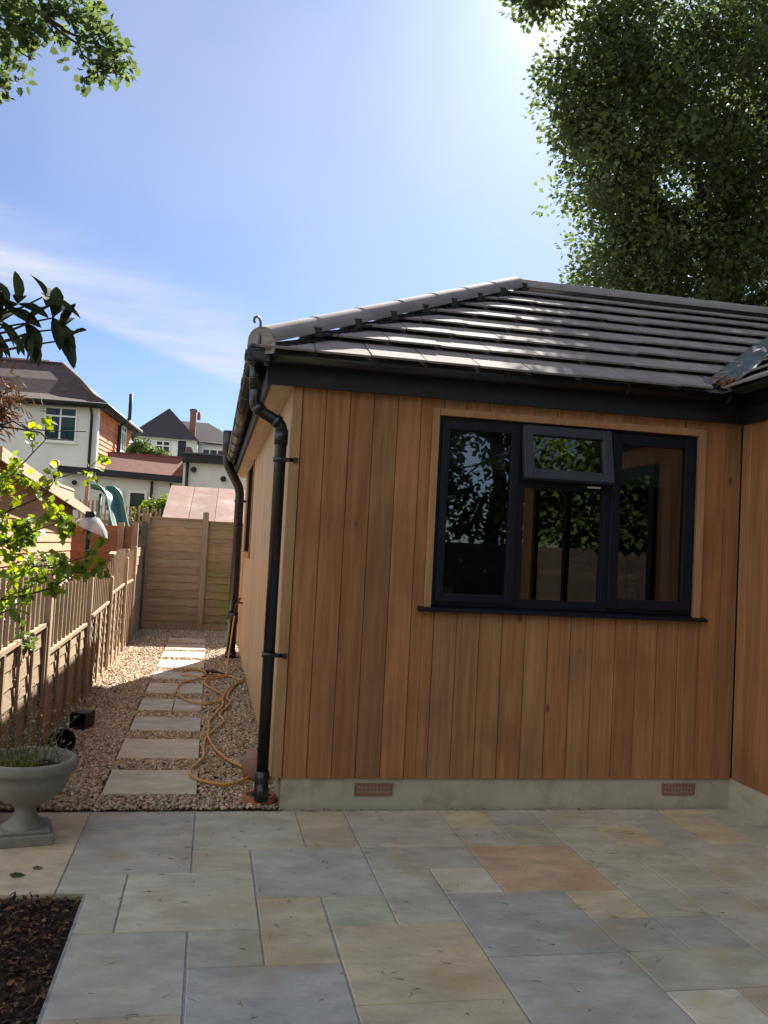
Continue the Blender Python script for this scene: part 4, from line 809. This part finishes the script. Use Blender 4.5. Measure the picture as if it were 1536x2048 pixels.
# right-hand block with deeper dark fascia
Y_ = thing('flat_roof_block', (.2, 24.4, 0), 'white flat roofed block with deep black fascia and two wall lamps', 'building')
b = MB(); b.box(-.87, 3.5, 24.5, 24.7, 0, 3.7); build('wall', b, renderw, Y_)
b = MB(); b.box(-.90, .70, 24.3, 26.5, 3.66, 3.90).box(-.90, .70, 24.25, 24.3, 3.88, 3.92, (5, 5, 5)); build('fascia', b, blackm, Y_)
b = MB(); b.tube([(-.76, 24.42, 3.66), (-.76, 24.42, 1)], .045, 8); build('downpipe', b, blackm, Y_)
for x, z in ((-.59, 3.47), (.21, 3.27)):
    b = MB(); b.lathe([(0, 0), (.05, 0), (.08, .09), (.05, .13), (0, .13)], 0, 0, 14); b.xf(lambda v: Vector((x+v.x, 24.33+v.z*.9, z+v.y))); build('wall_lamp', b, blackm, Y_)
b = MB(); b.hexa([(.62, 24.2, 3.63), (3.6, 24.2, 3.63), (3.6, 26, 4.75), (.62, 26, 4.75), (.62, 24.2, 3.68), (3.6, 24.2, 3.68), (3.6, 26, 4.80), (.62, 26, 4.80)]); build('tiled_roof', b, feltp, Y_)
b = MB(); b.hexa([(-.86, 25.4, 3.93), (-.6, 25.4, 3.93), (-.6, 25.7, 3.93), (-.86, 25.7, 3.93), (-.86, 25.4, 4.18), (-.72, 25.4, 4.18), (-.72, 25.7, 4.18), (-.86, 25.7, 4.18)]); build('roof_vent', b, brick, Y_)
# far house
K = thing('far_house', (-2.5, 50, 0), 'distant white house with dark brown hip roofs and a tall brick chimney', 'house')
b = MB(); b.box(-4.3, -1.15, 50.3, 50.6, 0, 7.25).box(-1.15, 4.2, 52.1, 52.4, 0, 7.3).box(-1.25, -1.1, 50.6, 52.1, 0, 7.2); build('wall', b, renderw, K)
b = MB(); Pk = (-2.85, 52.6, 9.16); e0, e1, e2, e3 = (-4.85, 50, 7.14), (-1.02, 50, 7.10), (-1.02, 55.2, 7.1), (-4.85, 55.2, 7.14)
for a, c in ((e0, e1), (e1, e2), (e2, e3), (e3, e0)): b.add([a, c, Pk], [(0, 1, 2)])
b.add([(-2.4, 51.9, 7.2), (1.9, 51.9, 7.1), (-.62, 54.5, 8.72), (-2.7, 54.5, 8.72)], [(0, 1, 2, 3)]); b.add([(1.9, 51.9, 7.1), (1.9, 57, 7.1), (-.62, 54.5, 8.72)], [(0, 1, 2)])
b.add([(-.6, 53.5, 8.0), (.0, 54.6, 8.45), (1.9, 53.5, 7.1)], [(0, 2, 1)])
RK = build('roof', b, M('slate_brown_tile', (.065, .055, .062), (.05, .042, .048), 7, rough=.85), K)
b = MB(); b.box(-1.62, -1.28, 51.3, 51.8, 7.0, 9.05).box(-1.66, -1.24, 51.26, 51.84, 8.93, 9.0); build('chimney', b, brick, RK)
b = MB(); b.lathe([(.0, .25), (.08, .25), (.10, 0), (.1, -.2)], -1.14, 51.9, 12, cz=8.72); build('chimney_pot', b, terra, RK)
win(K, whitep, -3.36, -2.55, 6.05, 7.0, 50.3, 2, .3, .07, blind=False)
b = MB(); b.box(-2.5, -2.16, 50.27, 50.3, 6.05, 7.0); build('white_panel', b, whitep, K)
b = MB(); b.box(-2.14, -1.72, 50.26, 50.3, 5.9, 7.06); build('dark_door', b, greyf, K)
win(K, whitep, -.85, .9, 6.55, 6.92, 52.1, 4, 0, .07, blind=False)
b = MB(); b.box(-1.15, 2.2, 51.2, 51.4, 3, 6.5); build('parapet', b, M('dark_slate', (.07, .07, .075), (.05, .05, .055), 8, rough=.8), K)

# ---------------------------------------------------------------- vegetation
def limb(b, p, q, r0, r1, n=5, wob=.05, seed=0, nn=7):
    r = random.Random(seed); p, q = Vector(p), Vector(q); L_ = (q-p).length
    pts = [p.lerp(q, i/n)+(Vector((r.uniform(-1, 1), r.uniform(-1, 1), r.uniform(-.5, .5)))*wob*L_ if 0 < i < n else Vector()) for i in range(n+1)]
    b.tube(pts, [r0+(r1-r0)*i/n for i in range(n+1)], nn); return pts
def crown_pts(spheres, nclump, per, crad, shell=.55, squash=.75, thin=1.0):
    sp_ = np.array(spheres, float); w = sp_[:, 3]**2.2+.02*(sp_[:, 3].max()**2.2); idx = rng.choice(len(sp_), nclump, p=w/w.sum()); d = rdir(nclump); rad = sp_[idx, 3]*(shell+(1-shell)*rng.random(nclump)**.6)
    cc = sp_[idx, :3]+d*rad[:, None]; cr = crad*rng.uniform(.5, 1.25, nclump); cnt = np.maximum((per*(cr/crad)**2).astype(int), 6); ci = np.repeat(np.arange(nclump), cnt)
    off = rdir(len(ci))*(rng.random((len(ci), 1))**.45)*cr[ci][:, None]*np.array([1, 1, squash]); P = cc[ci]+off
    return P, ci, off, cc
def tree(name, base, top, spheres, label, mat, nclump, per, crad, lsize, group=None, r0=.35, parts=None, cat='tree', shell=.55, T=T_QUAD, tintm=1.0, clumpvar=.35):
    t = thing(name, base, label, cat, group); b = MB(); limb(b, base, top, r0, r0*.45, 7, .02, 1, 12)
    for k, s in enumerate(spheres):
        st_ = Vector(base).lerp(Vector(top), min(.95, .45+.5*random.random()))
        mx_ = max(q[3] for q in spheres); big = [q for q in spheres if q[3] > 1.4*s[3]]
        if s[3] < .45*mx_ and big: st_ = Vector(min(big, key=lambda q: (Vector(q[:3])-Vector(s[:3])).length)[:3])
        limb(b, st_, s[:3], min(r0*.32, s[3]*.09), min(.03, s[3]*.03), 6, .06, k)
        for j in range(4):
            dv = Vector(rdir(1)[0])*s[3]*.75; limb(b, s[:3], Vector(s[:3])+dv, min(.035, s[3]*.03), .004, 4, .08, k*7+j, 5)
    build('trunk', b, barkt, t)
    P, ci, off, cc = crown_pts(spheres, nclump, per, crad, shell); n = len(P)
    D = norm(off+rdir(n)*crad*.5+np.array([0, 0, -.15])*crad); Nn = norm(rdir(n)*.8+np.array([0, 0, 1.0])); ct = (1+rng.uniform(-clumpvar, clumpvar, len(cc)))[ci][:, None]
    ln = rng.uniform(.65, 1.2, n)*lsize
    leafobj('crown', P, D, Nn, ln, ln*.75, T, mat, t, tints(n, .15, .22)*ct*tintm); return t
# large tree behind the annexe roof; unseen lobes over the patio added for shade
tree('large_tree', (6.72, 11.55, -.1), (6.86, 11.41, 7.46), [(6.05, 10.5, 7.2, 1.75), (4.4, 9.94, 7.3, 0.6), (3.45, 10, 8.42, .14), (3.62, 10, 8.5, .2), (4.45, 10, 8.35, .22), (4.25, 10, 8.15, .12), (3.92, 9.87, 7.35, 0.36), (4.55, 10, 6.7, .55), (4.85, 10.1, 5.85, .4), (4.6, 10, 7.85, .4), (4.0, 9.9, 6.75, .25), (5.53, 10.22, 6, 1.33), (4.23, 9.8, 6.17, 0.52), (5.81, 10.36, 4.88, 1.4), (7.35, 11.2, 7.11, 2.38), (8.05, 11.2, 4.67, 2.24), (6.86, 11.2, 9.28, 2.1), (5.18, 10.5, 8.16, 0.7), (6.02, 10.5, 3.41, 1.33), (4.9, 10.08, 5.08, 0.66), (4.95, 10.1, 4.25, 0.5), (6.6, 4.8, 6.8, 2.2), (5.4, 2.6, 6.6, 2.0), (7.4, -.4, 6.4, 1.7), (8.82, 10.85, 8.86, 2.1)],
     'huge dense dark green tree behind the roof, filling the right edge, plus added unseen lobes shading the patio', leafd, 2900, 84, .34, .078, r0=.3)

# overhanging branch at top left, its trunk off to the left
tree('overhanging_oak', (-4.6, 8.3, -.1), (-1.5, 6.3, 7.4), [(-1.28, 6, 4.93, .27), (-1.5, 6.1, 4.75, .22), (-1.58, 6, 4.50, .16), (-.98, 6, 4.80, .17), (-.88, 6, 4.62, .13), (-1.05, 6.05, 5.02, .16), (-1.72, 6.2, 5.0, .35), (-1.3, 6.3, 5.4, .4), (-2.2, 6.4, 5.3, .7), (-1.9, 6.2, 4.5, .25), (-.80, 6, 4.70, .07), (-1.61, 6.0, 4.33, .09)],
     'oak with an overhanging leafy branch reaching in at the upper left', leafo, 250, 22, .12, .058, r0=.05, shell=.2, T=T_LOBED)
# bushes between houses
tree('garden_tree', (-2.55, 28.5, -.1), (-2.5, 28.5, 3.6), [(-2.35, 28.5, 4.15, .42), (-1.85, 28.4, 3.95, .4), (-2.1, 28.4, 3.5, .5)], 'round green tree between the tile-hung house and the far house', leafb, 260, 60, .16, .08, r0=.1)
tree('garden_bush', (-1.0, 19.3, -.1), (-1.0, 19.3, 1.6), [(-1.05, 19.2, 2.0, .42), (-.8, 19.2, 2.25, .36), (-1.45, 19.3, 1.9, .3)], 'yellow-green bush above the picket fence beside the pink shed roof', leafl, 130, 55, .14, .06, r0=.05, tintm=.6)
tree('fence_shrub', (-1.75, 8.3, -.1), (-1.7, 8.3, .8), [(-1.6, 8.6, 1.05, .22), (-1.7, 9.6, 1.0, .3), (-1.65, 7.5, .9, .3), (-1.8, 10.6, 1.05, .25), (-1.5, 5.8, .8, .35)], 'leafy green shrub growing up just behind the trellis fence panels', leafb, 90, 40, .12, .055, r0=.03, T=T_LOBED)
# garden behind the camera: seen only in reflections; far right tree added for shade
for i, (x, y, h, s) in enumerate(((-3.5, -9, 7.5, 2.4), (.6, -12, 6.2, 2.2), (6.4, -9, 13, 3.2), (-8, -7, 8, 3), (9.2, -1.5, 9, 3.2))):
    tree('garden_tree', (x, y, -.1), (x, y, h*.6), [(x, y, h*.7, s), (x+s*.5, y+.4, h*.45, s*.8), (x-s*.6, y-.2, h*.55, s*.75), (x, y, h*.3, s*.7)], ['leafy tree behind the camera, reflected in the left window pane', 'smaller tree behind the camera reflected in the open vent pane', 'tall tree behind the camera, reflected at the right of the window', 'broad tree at the far left of the rear garden', 'broad unseen tree added at the far right to shade the patio'][i], leafb, 520, 80, .5, .19, 'trees in the rear garden', r0=.2)
b = MB(); lap(b, -12, 12, 0, 1.8, 12, 77); b.xf(lambda v: Vector((-v.x, -7.2-v.y, v.z))); tag(build('rear_fence', b, M('old_dark_fence', (.09, .06, .04), (.06, .04, .03), 4, rough=.9)), 'long brown garden fence behind the camera, seen only as a reflection', 'fence')

# foreground shrub with light green lobed leaves, at the left edge
t = thing('young_maple', (-1.35, 3.9, -.03), 'young maple with bright lime green lobed leaves at the left edge', 'shrub')
b = MB(); LP, LD, LT = [], [], []; r8 = random.Random(21)
def spray(p, q, r0, side_n, sp_=.12, lsz=1.0, seed=0, den=13):
    pts = limb(b, p, q, r0, .0015, 7, .05, seed, 6)
    for i in range(1, len(pts)):
        for _ in range(side_n):
            d = Vector((r8.gauss(0, 1), r8.gauss(0, 1), r8.gauss(0, .8))).normalized(); e_ = pts[i]+d*sp_*r8.uniform(.4, 1); b.tube([pts[i], pts[i].lerp(e_, .5)+Vector((0, 0, .01)), e_], [.0018, .0014, .001], 4)
            for k in range(den):
                f = r8.uniform(.35, 1.05); pp = pts[i].lerp(e_, f)+Vector((r8.gauss(0, .012), r8.gauss(0, .012), r8.gauss(0, .012))); LP.append(tuple(pp)); LD.append(tuple(d+Vector((r8.gauss(0, .6), r8.gauss(0, .6), r8.gauss(-.2, .5)))))
limb(b, (-1.35, 3.9, -.03), (-1.1, 3.6, 1.4), .02, .012, 5, .03, 2)
for k, (p, q, sn, s) in enumerate([((-1.1, 3.6, 1.4), (-.48, 3.5, 1.80), 2, .10), ((-1.1, 3.6, 1.35), (-.52, 3.5, 1.62), 3, .10), ((-1.1, 3.6, 1.3), (-.46, 3.5, 1.47), 3, .10), ((-1.1, 3.6, 1.4), (-.62, 3.5, 1.92), 1, .09), ((-1.1, 3.6, 1.2), (-.37, 3.45, 1.42), 2, .05), ((-1.2, 3.7, 1.1), (-.66, 3.5, 1.34), 3, .09), ((-1.1, 3.6, 1.5), (-.72, 3.5, 1.75), 3, .09), ((-1.1, 3.6, 1.3), (-.70, 3.5, 1.55), 4, .09)]): spray(p, q, .007, sn, s, seed=k+3)
build('branch', b, barkt, t)
n = len(LP); LDn = np.array(LD); ln = rng.uniform(.019, .036, n)
leafobj('foliage', np.array(LP), LDn, norm(rdir(n)+np.array([.2, -.3, .6])), ln, ln*.75, T_LOBED, leafl, t, tints(n, .3, .35))
# rhododendron branches, dark against the sky, and a lower sprig
def whorl(b, P, D, c, d, n, l, seed, droop=.2):
    r = random.Random(seed); d = Vector(d).normalized(); a = d.orthogonal().normalized(); e = d.cross(a)
    for k in range(n):
        th_ = 2*math.pi*k/n+r.uniform(-.4, .4); v = (d*r.uniform(.1, .7)+a*math.cos(th_)+e*math.sin(th_)+Vector((0, 0, -droop))).normalized(); P.append((*c, l*r.uniform(.75, 1.1))); D.append(tuple(v))
def rhodo(base, stems, label, lsz, seed, mat=leafr):
    t = thing('rhododendron', base, label, 'shrub'); b = MB(); P, D = [], []
    hub = Vector(stems[0][0])
    limb(b, base, hub, .018, .009, 6, .04, seed)
    for k, (p, q, n, dr) in enumerate(stems):
        pts = limb(b, p, q, .006, .0025, 5, .05, seed+k, 6); whorl(b, P, D, pts[-1], pts[-1]-pts[-2], max(4, n-2), lsz, seed+k, dr)
        if n > 7: whorl(b, P, D, pts[-2], pts[-1]-pts[-2], 3, lsz*.9, seed+k+50, dr)
    build('branch', b, barkt, t); P = np.array(P); n = len(P)
    leafobj('foliage', P[:, :3], np.array(D), norm(rdir(n)*.6+np.array([0, 0, 1.])), P[:, 3], P[:, 3]*.36, T_LONG, mat, t, tints(n, .25, .1)); return t
hb = (-.80, 2.62, 2.02)
rhodo((-1.3, 2.9, -.03), [(hb, (-.535, 2.6, 2.105), 7, 1.6), (hb, (-.50, 2.6, 2.215), 5, .1), (hb, (-.475, 2.6, 2.155), 6, .3), (hb, (-.44, 2.6, 2.095), 6, .3), (hb, (-.60, 2.6, 2.17), 8, .1), (hb, (-.62, 2.62, 2.13), 8, .3), (hb, (-.57, 2.6, 2.185), 7, -.3), (hb, (-.455, 2.62, 2.13), 4, .3), (hb, (-.66, 2.65, 2.12), 8, .3), (hb, (-.55, 2.63, 2.14), 6, .6)], 'rhododendron branches with long dark leaves silhouetted against the sky at left', .105, 31)
rhodo((-1.2, 3.3, -.03), [((-.9, 3.25, 1.15), (-.655, 3.2, 1.285), 7, .0), ((-.9, 3.25, 1.15), (-.72, 3.2, 1.40), 6, .1), ((-.9, 3.25, 1.15), (-.74, 3.2, 1.22), 6, .1)], 'low sprig of pale new rhododendron leaves in front of the trellis fence', .075, 57, leafl)
# brown feathery seed-head clump under the rhododendron
t = thing('dead_foliage', (-.78, 2.85, 1.95), 'drooping clump of dead brown foliage below the rhododendron leaves', 'plant'); b = MB(); n = 900
limb(b, (-.95, 2.85, 1.97), (-.66, 2.85, 1.90), .008, .003, 5, .04, 9, 6); limb(b, (-.72, 2.85, 1.88), (-.45, 2.85, 1.84), .004, .002, 6, .09, 12, 6); limb(b, (-.72, 2.85, 1.87), (-.40, 2.85, 1.87), .003, .0015, 6, .09, 19, 6); build('branch', b, barkt, t)
c0 = np.array([(-.70, 2.85, 1.93)])+rng.normal(size=(n, 3))*np.array([.055, .05, .040]); leafobj('foliage', c0, norm(rng.normal(size=(n, 3))+[.6, 0, -.5]), rdir(n), rng.uniform(.02, .05, n), rng.uniform(.003, .007, n), T_QUAD, dryl, t, tints(n, .4, .2))
